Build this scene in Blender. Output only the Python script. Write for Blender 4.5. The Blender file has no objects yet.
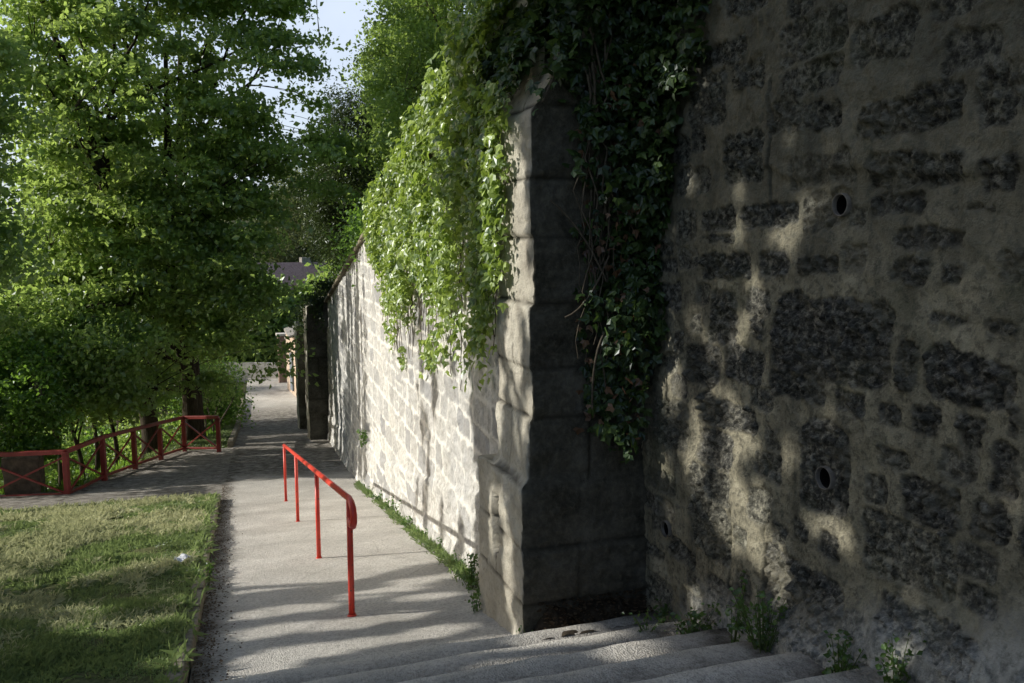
import bpy, math, random
import numpy as np
from mathutils import Vector

random.seed(7)
RNG = np.random.default_rng(11)
scene = bpy.context.scene
COL = scene.collection

# ------------------------------------------------------------------ helpers
def tag(o, label=None, cat=None, group=None, kind=None):
    if label: o['label'] = label
    if cat: o['category'] = cat
    if group: o['group'] = group
    if kind: o['kind'] = kind
    return o

def empty(name, loc, label, cat, group=None):
    o = bpy.data.objects.new(name, None); COL.objects.link(o)
    o.location = loc; o.empty_display_size = .2
    return tag(o, label, cat, group)

def link_mesh(name, me, mat, parent=None):
    if mat is not None: me.materials.append(mat)
    o = bpy.data.objects.new(name, me); COL.objects.link(o)
    if parent is not None:
        o.parent = parent
        o.location = (-parent.location[0], -parent.location[1], -parent.location[2])
    return o

def np_mesh(name, verts, faces, smooth=True, attrs=None):
    """verts (n,3), faces (m,k) equal-size polygons."""
    me = bpy.data.meshes.new(name)
    verts = np.asarray(verts, dtype=np.float32); faces = np.asarray(faces, dtype=np.int32)
    n = len(verts); m, k = faces.shape
    me.vertices.add(n); me.vertices.foreach_set('co', verts.ravel())
    me.loops.add(m*k); me.loops.foreach_set('vertex_index', faces.ravel())
    me.polygons.add(m)
    me.polygons.foreach_set('loop_start', np.arange(0, m*k, k, dtype=np.int32))
    me.polygons.foreach_set('loop_total', np.full(m, k, dtype=np.int32))
    me.polygons.foreach_set('use_smooth', np.full(m, smooth, dtype=bool))
    if attrs:
        for a, v in attrs.items():
            at = me.attributes.new(a, 'FLOAT', 'POINT')
            at.data.foreach_set('value', np.asarray(v, dtype=np.float32).ravel())
    me.update(calc_edges=True)
    return me

class MB:
    def __init__(s): s.v = []; s.f = []
    def add(s, vs, fs):
        b = len(s.v); s.v += [tuple(v) for v in vs]; s.f += [tuple(i+b for i in f) for f in fs]
    def box(s, c, h, rz=0, j=0, taper=0):
        cs, sn = math.cos(rz), math.sin(rz); vs = []
        for dz in (-1, 1):
            for dx, dy in ((-1,-1),(1,-1),(1,1),(-1,1)):
                k = 1-taper*(dz+1)/2
                x = dx*h[0]*k+random.uniform(-j, j); y = dy*h[1]*k+random.uniform(-j, j); z = dz*h[2]+random.uniform(-j, j)
                vs.append((c[0]+x*cs-y*sn, c[1]+x*sn+y*cs, c[2]+z))
        s.add(vs, [(0,3,2,1),(4,5,6,7),(0,1,5,4),(1,2,6,5),(2,3,7,6),(3,0,4,7)])
    def tube(s, pts, rad, n=8, cap=True):
        pts = [Vector(p) for p in pts]
        if not hasattr(rad, '__len__'): rad = [rad]*len(pts)
        up = Vector((0.13, 0.07, 1)); ring = []
        b = len(s.v)
        prev = None
        for i, p in enumerate(pts):
            t = (pts[min(i+1, len(pts)-1)]-pts[max(i-1, 0)])
            if t.length < 1e-9: t = Vector((0,0,1))
            t.normalize()
            if prev is None:
                a = t.cross(Vector((1,0,0)) if abs(t.x) < .8 else Vector((0,1,0))).normalized()
            else:
                a = (prev - t*prev.dot(t))
                a = a.normalized() if a.length > 1e-6 else t.orthogonal().normalized()
            prev = a; c = t.cross(a)
            for k in range(n):
                an = 2*math.pi*k/n
                s.v.append(tuple(p+(a*math.cos(an)+c*math.sin(an))*rad[i]))
        for i in range(len(pts)-1):
            for k in range(n):
                q = b+i*n; k2 = (k+1) % n
                s.f.append((q+k, q+k2, q+n+k2, q+n+k))
        if cap:
            s.f.append(tuple(b+k for k in range(n))[::-1]); q = b+(len(pts)-1)*n
            s.f.append(tuple(q+k for k in range(n)))
    def build(s, name, mat, parent=None, smooth=False, bevel=0):
        me = bpy.data.meshes.new(name); me.from_pydata(s.v, [], s.f); me.update()
        if smooth:
            for p in me.polygons: p.use_smooth = True
        o = link_mesh(name, me, mat, parent)
        if bevel:
            m = o.modifiers.new('bevel', 'BEVEL'); m.width = bevel; m.segments = 2; m.limit_method = 'ANGLE'
        return o

_T = np.random.default_rng(5).random((8, 256, 256))
def vnoise(x, y, s=0):
    t = _T[s % 8]; xi = np.floor(x).astype(int); yi = np.floor(y).astype(int)
    fx = x-xi; fy = y-yi; fx = fx*fx*(3-2*fx); fy = fy*fy*(3-2*fy)
    a = t[xi & 255, yi & 255]; b = t[(xi+1) & 255, yi & 255]; c = t[xi & 255, (yi+1) & 255]; d = t[(xi+1) & 255, (yi+1) & 255]
    return (a*(1-fx)+b*fx)*(1-fy)+(c*(1-fx)+d*fx)*fy - .5
def fbm(x, y, sc, oc=4, s=0, g=.55):
    r = 0; a = 1
    for i in range(oc):
        r = r+a*vnoise(x*sc+13.7*i+s*5.1, y*sc-7.3*i+s*3.3, s+i); a *= g; sc *= 2.03
    return r*1.6
def sstep(a, b, x):
    t = np.clip((x-a)/(b-a), 0, 1); return t*t*(3-2*t)

def grid_faces(nu, nv):
    i = np.arange(nu-1)[:, None]*nv+np.arange(nv-1)[None, :]
    i = i.ravel(); return np.stack([i, i+nv, i+nv+1, i+1], 1)

# ------------------------------------------------------------------ node helpers
class NT:
    def __init__(s, name, kind='mat'):
        s.m = bpy.data.materials.new(name); s.m.use_nodes = True
        s.t = s.m.node_tree; s.t.nodes.clear()
        s.out = s.n('ShaderNodeOutputMaterial')
    def n(s, ty, **k):
        nd = s.t.nodes.new(ty)
        for a, v in k.items():
            if a.startswith('_'): nd.inputs[a[1:].replace('_', ' ')].default_value = v
            else: setattr(nd, a, v)
        return nd
    def l(s, a, b): s.t.links.new(a, b)
    def attr(s, name): return s.n('ShaderNodeAttribute', attribute_name=name).outputs['Fac']
    def pos(s):
        return s.n('ShaderNodeNewGeometry').outputs['Position']
    def noise(s, scale, detail=4, rough=.6, vec=None, dist=0):
        nd = s.n('ShaderNodeTexNoise', _Scale=scale, _Detail=detail, _Roughness=rough, _Distortion=dist)
        s.l(vec if vec is not None else s.pos(), nd.inputs['Vector']); return nd.outputs['Fac']
    def scaled(s, v):
        nd = s.n('ShaderNodeMapping'); nd.inputs['Scale'].default_value = v; s.l(s.pos(), nd.inputs['Vector']); return nd.outputs['Vector']
    def ramp(s, fac, stops):
        nd = s.n('ShaderNodeValToRGB'); e = nd.color_ramp.elements
        while len(e) < len(stops): e.new(.5)
        for i, (p, c) in enumerate(stops):
            e[i].position = p; e[i].color = (*c, 1) if hasattr(c, '__len__') else (c, c, c, 1)
        s.l(fac, nd.inputs['Fac']); return nd.outputs['Color']
    def mix(s, fac, a, b, mode='MIX'):
        nd = s.n('ShaderNodeMix', data_type='RGBA', blend_type=mode)
        for inp, v in ((nd.inputs[0], fac), (nd.inputs[6], a), (nd.inputs[7], b)):
            if isinstance(v, bpy.types.NodeSocket): s.l(v, inp)
            elif hasattr(v, '__len__'): inp.default_value = (*v, 1)
            else: inp.default_value = v if inp == nd.inputs[0] else (v, v, v, 1)
        return nd.outputs[2]
    def math(s, op, a, b=0):
        nd = s.n('ShaderNodeMath', operation=op)
        for i, v in enumerate((a, b)):
            if isinstance(v, bpy.types.NodeSocket): s.l(v, nd.inputs[i])
            else: nd.inputs[i].default_value = v
        return nd.outputs[0]
    def bump(s, h, strength, dist, normal=None):
        nd = s.n('ShaderNodeBump', _Strength=strength, _Distance=dist); s.l(h, nd.inputs['Height'])
        if normal is not None: s.l(normal, nd.inputs['Normal'])
        return nd.outputs['Normal']
    def finish(s, color, rough=.9, normal=None, spec=.25, metal=0):
        b = s.n('ShaderNodeBsdfPrincipled')
        if isinstance(color, bpy.types.NodeSocket): s.l(color, b.inputs['Base Color'])
        else: b.inputs['Base Color'].default_value = (*color, 1)
        if isinstance(rough, bpy.types.NodeSocket): s.l(rough, b.inputs['Roughness'])
        else: b.inputs['Roughness'].default_value = rough
        b.inputs['Specular IOR Level'].default_value = spec; b.inputs['Metallic'].default_value = metal
        if normal is not None: s.l(normal, b.inputs['Normal'])
        s.l(b.outputs[0], s.out.inputs['Surface']); return s.m

def leaf_mat(name, dark, light, trans, tw=.45, gloss=.06, grough=.4):
    n = NT(name); t = n.attr('tint')
    c = n.ramp(t, [(0, dark), (.6, tuple((a+b)/2 for a, b in zip(dark, light))), (1, light)])
    tc = n.mix(.5, trans, n.mix(.5, c, trans))
    d = n.n('ShaderNodeBsdfDiffuse'); n.l(c, d.inputs['Color'])
    tr = n.n('ShaderNodeBsdfTranslucent'); n.l(tc, tr.inputs['Color'])
    m = n.n('ShaderNodeMixShader'); m.inputs[0].default_value = tw; n.l(d.outputs[0], m.inputs[1]); n.l(tr.outputs[0], m.inputs[2])
    g = n.n('ShaderNodeBsdfGlossy'); g.inputs['Roughness'].default_value = grough; g.inputs['Color'].default_value = (.9,.95,1,1)
    m2 = n.n('ShaderNodeMixShader'); m2.inputs[0].default_value = gloss; n.l(m.outputs[0], m2.inputs[1]); n.l(g.outputs[0], m2.inputs[2])
    n.l(m2.outputs[0], n.out.inputs['Surface']); return n.m

def bark_mat(name, c1, c2):
    n = NT(name); v = n.scaled((9, 9, 1.6)); h = n.noise(2.2, 6, .7, v)
    c = n.ramp(h, [(.3, c1), (.7, c2)])
    return n.finish(c, .95, n.bump(h, .9, .03), .1)

# ------------------------------------------------------------------ layout (camera eye at the origin, +Y runs down the path)
SUN = np.array([1.382, -.421, -.6603]); SUN /= np.linalg.norm(SUN)
WN = 2.69
def xw(y): return 2.05+.04*(y-6)
def wtop(y): return .4-.18*(y-13.6)
_py = [-60, -8, 4.85, 16.5, 20, 27.3, 34.8, 45, 55, 70, 400]
_pz = [3.5, 0.3, -2.673, -5.0, -5.55, -6.5, -7.6, -8.3, -8.75, -9.1, -11]
def zp(y): return np.interp(y, _py, _pz)
def xl(y): return np.interp(y, [-10, 17, 27, 35, 45, 60], [-.36, -.36, -.1, .15, .5, 1.0])
def xr_(y): return np.interp(y, [-10, 5, 6, 45, 60], [2.75, 2.75, 2.15, 3.7, 4.6])

# fence line
FA = [(-3.55, 19.9), (-3.05, 21.65), (-2.55, 23.4), (-2.05, 25.1), (-1.5, 26.7)]
FB = (-.50, 25.9)
FC = [(-5.35, 20.55), (-7.3, 21.2)]
def fence_dist(x, y):
    """positive beyond the fence (downhill side of the branch path)"""
    x0, y0 = -3.55, 19.9; x1, y1 = -1.5, 26.7
    L = math.hypot(x1-x0, y1-y0); nx, ny = -(y1-y0)/L, (x1-x0)/L
    d1 = (x-x0)*nx+(y-y0)*ny
    x2, y2 = -7.3, 21.2; L2 = math.hypot(x0-x2, y0-y2); mx, my = -(y0-y2)/L2, (x0-x2)/L2
    d2 = (x-x0)*mx+(y-y0)*my
    d3 = (y-26.7)+.4*(x+1.5)*0
    # region on our side is where either line says 'near side'
    return np.minimum(np.maximum(d1, -50), np.where(x < x0, d2, 50))
def ground_z(x, y):
    x = np.asarray(x, float); y = np.asarray(y, float)
    z = zp(y)-.05
    lawn = sstep(-.36, -.44, x)*sstep(16.6, 16.3, y)
    z = z+lawn*(.17+.03*fbm(x, y, .7, 3, 2)+.05*np.clip((-x-.5)/4, 0, 1))
    d = fence_dist(x, y)
    rav = sstep(.1, 5, d)*1.5+sstep(5, 14, d)*1.0
    z = z-rav*sstep(-.3, -1.6, x)
    strip = sstep(26.8, 27.5, y)*sstep(-.1, -.3, x-xl(y))*.15
    z = z+strip
    far = sstep(24, 60, -x+np.clip(y-60, 0, None)*.3)
    z = z + far*3.0*(.6+.6*fbm(x, y, .03, 3, 4))
    off = sstep(-.36, -1.2, x)
    return z+off*.04*fbm(x, y, 1.3, 4, 1)

# ------------------------------------------------------------------ where the sun must get through the canopy
def in_poly(px, py, poly):
    ins = np.zeros(px.shape, bool); n = len(poly)
    for i in range(n):
        x1, y1 = poly[i]; x2, y2 = poly[(i+1) % n]
        c = ((y1 > py) != (y2 > py))
        with np.errstate(divide='ignore', invalid='ignore'):
            xi = (x2-x1)*(py-y1)/(y2-y1)+x1
        ins ^= c & (px < xi)
    return ins
LIT_FAR = [(14.9, 1.6), (14.8, -.5), (15.5, -4.35), (17.2, -5.6), (8.7, -3.6), (7.05, -3.3), (7.0, -2.2), (7.4, -1.7), (7.0, -.8), (6.6, 3.5), (9, 3.5)]
LIT_GROUND = [(-.2, 7.7), (.93, 7.66), (1.51, 7.9), (2.21, 8.14), (2.5, 9.), (2.8, 17.8), (-.4, 20.8), (-.7, 16)]
LIT_LAWN = [(-2.2, 15.9), (-.1, 15.2), (.1, 9.3), (-.97, 8.2), (-1.7, 8.3), (-2.3, 8.6), (-3.1, 11.6), (-2.9, 14.4)]
ELL = [(4.48,0.89,0.069,0.117),(4.53,0.36,0.071,0.072),(3.96,0.29,0.096,0.043),(4.02,0.06,0.059,0.099),(3.63,0.03,0.118,0.092),(3.47,0.13,0.062,0.039),(3.34,0.23,0.043,0.028),(3.54,0.47,0.055,0.049),(3.78,-0.34,0.090,0.107),(3.94,-0.51,0.087,0.078),(4.43,-0.50,0.070,0.086),(4.05,-0.62,0.081,0.080),(4.72,-0.94,0.132,0.164),(3.65,-0.65,0.060,0.037),(3.98,-1.02,0.090,0.057),(4.39,-1.35,0.082,0.125),(4.80,-1.45,0.082,0.081),(3.74,-1.10,0.091,0.077),(4.01,-1.38,0.144,0.117),(3.76,-1.42,0.169,0.078),(3.89,-1.66,0.329,0.104),(3.48,-1.15,0.056,0.104),(3.34,-1.42,0.140,0.036),(3.11,-1.36,0.061,0.048),(3.48,-1.77,0.074,0.096),(3.05,-1.44,0.040,0.048),(3.18,-0.83,0.034,0.029),(4.40,-2.27,0.109,0.085),(2.54,-1.79,0.041,0.051),(4.22,-2.45,0.102,0.032),(4.35,-1.09,0.057,0.062),(3.65,-1.72,0.053,0.077),(4.16,-0.87,0.064,0.059),(3.36,-0.34,0.037,0.034)]
_fr = random.Random(17)
ELL += [(_fr.gauss(4.0, .42), _fr.uniform(-1.9, .5), _fr.uniform(.005, .05), _fr.uniform(.01, .06)) for _ in range(16)]
ELL += [(4.76, -.6, .05, .22), (4.70, -1.0, .05, .14), (4.74, .1, .03, .08)]
BUTT_ELL = [(5.45,.2,.3,.55), (5.4,-.75,.14,.35), (5.75,-1.2,.08,.3), (5.3,-2.35,.1,.3), (5.7,-2.2,.06,.2), (5.5,-1.9,.2,.08), (5.2,-1.3,.08,.12), (5.35,-.3,.2,.2)]
STEP_ELL = [(.3,6.9,.5,.05),(1.1,7.1,.45,.04),(.1,6.3,.5,.06),(.9,6.2,.5,.05),(1.5,6.7,.25,.03),(1.6,7.4,.3,.04),(.5,5.6,.6,.06),(1.3,5.6,.3,.05),(0,5.3,.3,.05),(2.1,4.65,.25,.06),(1.5,5.1,.35,.05),(1.9,4.2,.35,.05),(2.3,4.3,.2,.04),(.8,5.0,.3,.04),(2.45,3.8,.15,.04)]
def sun_clear(P):
    """True for leaf positions whose shadow would fall on a patch the sun reaches."""
    x, y, z = P[:, 0], P[:, 1], P[:, 2]
    # to wall plane
    t = np.maximum((xw(y)-x)/SUN[0], 0)
    yw_ = y+SUN[1]*t; zw_ = z+SUN[2]*t
    tn = np.maximum((WN-x)/SUN[0], 0); yn = y+SUN[1]*tn; zn = z+SUN[2]*tn
    tb = np.maximum((1.85-x)/SUN[0], 0); yb = y+SUN[1]*tb; zb = z+SUN[2]*tb
    # ground z = -1.703-.2y
    tg = np.maximum((z-(-1.703-.2*y))/(-(SUN[2]+.2*SUN[1])), 0)
    xg = x+SUN[0]*tg; yg = y+SUN[1]*tg
    w = .12*fbm(x*3, y*3+z*2, 1, 2, 3)
    clear = in_poly(yw_+w, zw_, LIT_FAR) & (x < xw(y)) & (fbm(yw_*1.6, zw_*.7, 1.2, 3, 5) < .52)
    clear |= (in_poly(xg, yg, LIT_GROUND)) & (xg < 2.9)
    clear |= (in_poly(xg, yg, LIT_LAWN)) & (RNG.random(len(x)) < .96)
    nx_ = .045*fbm(yn, zn, 9, 2, 1); nz_ = .045*fbm(yn, zn, 9, 2, 5)
    for a, b, ra, rb in ELL:
        clear |= (((yn-a+nx_)/(ra*1.0+.045))**2+((zn-b+nz_)/(rb*1.0+.05))**2) < 1
    for a, b, ra, rb in BUTT_ELL:
        clear |= (((yb-a)/(ra+.06))**2+((zb-b)/(rb+.08))**2) < 1
    for a, b, ra, rb in STEP_ELL:
        clear |= (((xg-a)/(ra+.12))**2+((yg-b)/(rb+.16))**2) < 1
    # far path streaks
    m = (yg > 27) & (yg < 46) & (xg > -1) & (xg < 4)
    clear |= m & (fbm(xg*.5, yg, 1.1, 2, 6) > .42)
    # far wall flecks
    m = (yw_ > 15) & (yw_ < 30)
    clear |= m & (fbm(yw_*2.2, zw_*.5, 1.3, 2, 2) > .22)
    # lawn flecks in the shaded part
    m = (xg > -6) & (xg < -.3) & (yg < 17) & (yg > 3)
    clear |= m & (fbm(xg, yg, 1.6, 2, 3) > .3)
    return clear

# ------------------------------------------------------------------ foliage
def leaf_mesh(name, P, size, out=None, shape='oval', upbias=.5, droop=.5, tint=None, rng=RNG):
    """one small bent leaf per point"""
    n = len(P)
    nor = rng.normal(size=(n, 3))*.75; nor[:, 2] += upbias
    if out is not None: nor += out
    nor /= np.linalg.norm(nor, axis=1)[:, None]+1e-9
    d = rng.normal(size=(n, 3)); d[:, 2] -= droop
    d -= nor*np.sum(d*nor, 1)[:, None]; d /= np.linalg.norm(d, axis=1)[:, None]+1e-9
    s = np.cross(nor, d)
    L = (size*rng.uniform(.5, 1.35, n))[:, None]
    if shape == 'oval':
        tpl = [(-.5, 0, 0), (-.05, .36, .09), (.5, 0, -.05), (-.05, -.36, .09)]; fa = [(0, 1, 2, 3)]
    elif shape == 'thin':
        tpl = [(-.5, 0, 0), (0, .17, .04), (.5, 0, -.05), (0, -.17, .04)]; fa = [(0, 1, 2, 3)]
    else:  # ivy: five lobes as six-sided outline
        tpl = [(-.38, 0, 0), (-.42, .28, -.03), (-.08, .52, -.05), (.05, .24, .05), (.6, 0, -.08), (.05, -.24, .05), (-.08, -.52, -.05), (-.42, -.28, -.03)]
        fa = [(0, 1, 2, 3), (0, 3, 4, 5), (0, 5, 6, 7)]
    k = len(tpl)
    V = np.empty((n, k, 3))
    for i, (a, b, c) in enumerate(tpl):
        V[:, i] = P+L*(a*d+b*s+c*nor)
    F = np.concatenate([np.arange(n)[:, None]*k+np.array(f)[None] for f in fa])
    if tint is None: tint = rng.random(n)
    return np_mesh(name, V.reshape(-1, 3), F, False, {'tint': np.repeat(np.clip(tint, 0, 1), k)})

def bez(p0, p1, p2, n):
    t = np.linspace(0, 1, n)[:, None]
    return (1-t)**2*p0+2*t*(1-t)*p1+t*t*p2

def tree(name, base, ells, nclump, nleaf, lsize, lmat, bmat, label, cat='tree', group=None, stems=((0, 0),), tr=.3, clr=(.5, .28),
         nlimb=14, cull=True, shape='oval', avoid=None, parts=True, shell=.55, seed=0, crown_name='crown', upbias=.5, split=.25, sparse=None):
    rng = np.random.default_rng(100+seed)
    base = np.array(base, float)
    vol = np.array([e[3]*e[4]*e[5] for e in ells]); vol = vol/vol.sum()
    C = []
    while len(C) < nclump:
        e = ells[rng.choice(len(ells), p=vol)]
        d = rng.normal(size=3); d /= np.linalg.norm(d)
        r = shell+(1-shell)*rng.random() if rng.random() < .7 else rng.random()**.5
        p = np.array(e[:3])+d*r*np.array(e[3:6])
        if p[2] < ground_z(p[0], p[1])+.3: continue
        if avoid is not None and avoid(p): continue
        C.append(p)
    C = np.array(C)
    root = empty(name, tuple(base), label, cat, group)
    # limbs
    M = C[rng.choice(len(C), min(nlimb, len(C)), replace=False)]
    top = C[:, 2].max()
    tb = MB(); limbs = []
    S = []
    for (ox, oy) in stems:
        h = (top-base[2])*rng.uniform(.72, .88)
        cx_, cy_ = C[:, 0].mean(), C[:, 1].mean()
        n = 14; tt = np.linspace(0, 1, n)
        lean = np.array([ox*2.2+(cx_-base[0])*.35, oy*2.2+(cy_-base[1])*.35])
        pts = np.stack([base[0]+ox+lean[0]*tt**1.5+.10*np.sin(tt*7+ox*9), base[1]+oy+lean[1]*tt**1.5+.1*np.cos(tt*6+oy*5), base[2]-.25+h*tt], 1)
        rr = tr*(1-.8*tt)*(1+.55*np.exp(-tt*26))/(len(stems)**.35)
        tb.tube(pts, list(rr), 12); S.append((pts, rr))
    def clear_tube(b): return cull and sun_clear(np.asarray(b)).mean() > .25
    for m in M:
        pts, rr = S[rng.integers(len(S))]
        lo = base[2]+(m[2]-base[2])*rng.uniform(.35, .75)
        i = int(np.clip(np.searchsorted(pts[:, 2], lo), 1, len(pts)-2))
        p0 = pts[i]; mid = (p0+m)/2+np.array([0, 0, .12*np.linalg.norm(m-p0)])+rng.normal(size=3)*.25
        b = bez(p0, mid, m, 12); b[1:-1] += rng.normal(size=(10, 3))*.04
        r0 = min(rr[i]*.55, .03+.02*np.linalg.norm(m-p0)); rl = np.linspace(r0, .012, 12)
        if not (name == 'shade_maple' and clear_tube(b)): tb.tube(b, list(rl), 7)
        limbs.append((b, rl))
    LP = np.concatenate([l[0][3:] for l in limbs]); 
    for c in C:
        j = np.argmin(np.linalg.norm(LP-c, axis=1)+.5*np.maximum(LP[:, 2]-c[2], 0)); q = LP[j]
        L = np.linalg.norm(c-q)
        if L > .15 and not clear_tube(np.stack([q+(c-q)*t for t in (.1, .3, .5, .7, .9)])): tb.tube(bez(q, (q+c)/2+np.array([0, 0, .12*L])+rng.normal(size=3)*.08, c, 5), [.012+.008*min(L, 2), .011, .009, .007, .004], 4, False)
    tb.build('trunk', bmat, root, True)
    # leaves: flat sprays around each clump
    P = []; T = []
    for c in C:
        k = int(nleaf*rng.uniform(.5, 1.4)); sc = rng.uniform(.65, 1.3)
        q = rng.normal(size=(k, 3))*np.array([clr[0], clr[0], clr[1]])*sc*.62
        rad = np.hypot(q[:, 0], q[:, 1]); q[:, 2] -= .28*rad**1.5
        P.append(c+q); T.append(np.clip(rng.random()**1.3*.7+rng.random(k)*.35, 0, 1))
    P = np.concatenate(P); T = np.concatenate(T)
    ok = np.ones(len(P), bool)
    if cull: ok &= ~sun_clear(P)
    if sparse is not None: ok &= sparse(P)
    ok &= ~((P[:, 0] > xw(P[:, 1])-.1) & (P[:, 2] < wtop(P[:, 1])) )
    P = P[ok]; T = T[ok]
    me = leaf_mesh(crown_name, P, lsize, shape=shape, upbias=upbias, tint=T, rng=rng)
    link_mesh(crown_name, me, lmat, root)
    return root

# ------------------------------------------------------------------ materials
def mat_near_wall():
    n = NT('weathered_rubble_masonry'); st = n.attr('stone'); tn = n.attr('tone'); pl = n.attr('pale')
    f1 = n.noise(3.0, 8, .7); f2 = n.noise(26, 6, .7); f3 = n.noise(90, 4, .75); v = n.scaled((6, 6, .9)); streak = n.noise(1.0, 5, .6, v)
    mort = n.ramp(f1, [(.3, (.20, .19, .14)), (.5, (.34, .315, .23)), (.7, (.52, .48, .355))])
    mort = n.mix(n.math('MULTIPLY', n.ramp(f2, [(.49, 0.), (.60, 1.)]), .6), mort, (.075, .075, .062))
    ston = n.ramp(f2, [(.34, (.022, .023, .022)), (.5, (.105, .104, .094)), (.62, (.29, .28, .24))])
    ston = n.mix(tn, ston, n.ramp(f2, [(.38, (.05, .05, .042)), (.5, (.19, .185, .15)), (.62, (.40, .385, .30))]))
    blot = n.noise(2.1, 6, .72); ston = n.mix(n.math('MULTIPLY', n.ramp(blot, [(.5, 0.), (.6, 1.)]), .45), ston, mort)
    c = n.mix(st, mort, ston)
    c = n.mix(n.math('MULTIPLY', n.ramp(n.noise(1.7, 7, .75), [(.52, 0.), (.62, 1.)]), .35), c, (.05, .052, .046))
    c = n.mix(n.math('MULTIPLY', pl, .85), c, n.ramp(f2, [(.35, (.20, .215, .215)), (.6, (.62, .62, .58))]))
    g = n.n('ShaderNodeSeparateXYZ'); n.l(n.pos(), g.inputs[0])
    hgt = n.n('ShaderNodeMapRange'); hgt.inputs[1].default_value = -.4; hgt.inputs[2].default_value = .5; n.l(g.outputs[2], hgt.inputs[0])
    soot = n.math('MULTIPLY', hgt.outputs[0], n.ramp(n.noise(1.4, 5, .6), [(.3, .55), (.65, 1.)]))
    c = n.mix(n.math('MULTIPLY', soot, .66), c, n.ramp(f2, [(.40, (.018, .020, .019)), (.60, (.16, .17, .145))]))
    c = n.mix(n.math('MULTIPLY', n.ramp(streak, [(.5, 0.), (.72, 1.)]), .55), c, (.04, .042, .038))
    c = n.mix(n.math('MULTIPLY', n.ramp(n.noise(1.1, 6, .7), [(.55, 0.), (.7, 1.)]), .35), c, (.11, .13, .06))
    hsum = n.math('ADD', n.math('MULTIPLY', f2, 1.0), n.math('MULTIPLY', f3, .45))
    bst = n.bump(hsum, 1.0, .03)
    return n.finish(c, .95, bst, .15)

def mat_far_wall():
    n = NT('limestone_masonry'); st = n.attr('stone'); tn = n.attr('tone'); pl = n.attr('pale')
    f1 = n.noise(1.3, 8, .65); f2 = n.noise(18, 6, .7); f3 = n.noise(70, 4, .7)
    mort = n.ramp(f1, [(.3, (.66, .645, .60)), (.7, (.86, .845, .79))])
    ston = n.ramp(f2, [(.30, (.26, .255, .24)), (.44, (.52, .51, .475)), (.64, (.70, .69, .65))])
    ston = n.mix(n.math('MULTIPLY', n.ramp(n.noise(.55, 4, .6), [(.46, 0.), (.58, 1.)]), .35), ston, (.30, .31, .33)); ston = n.mix(tn, ston, (.27, .275, .285))
    c = n.mix(st, mort, ston)
    dirt_shade = n.ramp(f1, [(.42, 0.), (.62, 1.)])
    c = n.mix(n.math('MULTIPLY', dirt_shade, .22), c, (.3, .28, .23))
    c = n.mix(n.math('MULTIPLY', n.ramp(n.noise(2.4, 7, .75), [(.52, 0.), (.62, 1.)]), n.math('MULTIPLY', pl, 1.)), c, (.09, .09, .075))
    return n.finish(c, .93, n.bump(n.math('ADD', f2, n.math('MULTIPLY', f3, .5)), 1., .02), .15)

def mat_buttress():
    n = NT('dressed_stone'); j = n.attr('joint_slot_shade'); sh = n.attr('side')
    f1 = n.noise(2.2, 7, .65); f2 = n.noise(22, 6, .7); f3 = n.noise(80, 4, .7)
    c = n.ramp(f1, [(.3, (.36, .33, .27)), (.5, (.50, .47, .39)), (.72, (.70, .67, .58))])
    c = n.mix(n.math('MULTIPLY', n.ramp(f2, [(.5, 0.), (.75, 1.)]), .5), c, (.16, .15, .13))
    c = n.mix(n.math('MULTIPLY', sh, n.ramp(f1, [(.3, 1.), (.7, .8)])), c, n.ramp(f2, [(.3, (.018, .017, .014)), (.5, (.055, .051, .038)), (.68, (.125, .115, .085))]))  # near side painted much darker to deepen its shade
    c = n.mix(j, c, (.05, .045, .035))
    return n.finish(c, .93, n.bump(n.math('ADD', f2, n.math('MULTIPLY', f3, .5)), 1., .02), .15)

def mat_path():
    n = NT('worn_concrete'); f1 = n.noise(1.1, 7, .6); f2 = n.noise(38, 5, .75); vor = n.n('ShaderNodeTexVoronoi', _Scale=85.0); n.l(n.pos(), vor.inputs['Vector'])
    c = n.ramp(f1, [(.3, (.50, .475, .43)), (.55, (.63, .60, .545)), (.75, (.74, .71, .65))])
    c = n.mix(n.math('MULTIPLY', n.ramp(f2, [(.45, 0.), (.62, 1.)]), .55), c, (.2, .185, .16))
    c = n.mix(n.math('MULTIPLY', n.ramp(vor.outputs['Distance'], [(.15, 1.), (.3, 0.)]), .5), c, (.75, .72, .66))
    c = n.mix(n.attr('nose'), c, (.8, .77, .7)); d = n.attr('dirt_shade'); c = n.mix(n.math('MULTIPLY', d, n.ramp(n.noise(5, 6, .75), [(.35, .35), (.6, 1.)])), c, (.055, .045, .032))
    c = n.mix(n.math('MULTIPLY', n.ramp(n.noise(.9, 8, .7), [(.48, 0.), (.62, 1.)]), .3), c, (.27, .25, .215))
    # hairline cracks
    vc = n.n('ShaderNodeTexVoronoi', feature='DISTANCE_TO_EDGE', _Scale=.55)
    mp = n.n('ShaderNodeMix', data_type='VECTOR'); mp.inputs[0].default_value = .12
    nz = n.n('ShaderNodeTexNoise', _Scale=2.5, _Detail=6.0); n.l(n.pos(), nz.inputs['Vector'])
    n.l(n.pos(), mp.inputs[4]); n.l(nz.outputs['Color'], mp.inputs[5]); n.l(mp.outputs[1], vc.inputs['Vector'])
    crack = n.ramp(vc.outputs['Distance'], [(.0, 1.), (.006, 0.)])
    c = n.mix(n.math('MULTIPLY', crack, .22), c, (.08, .07, .06))
    h = n.math('ADD', n.math('MULTIPLY', f2, 1.), n.math('MULTIPLY', vor.outputs['Distance'], -.6))
    return n.finish(c, .95, n.bump(h, 1., .014), .15)

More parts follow.
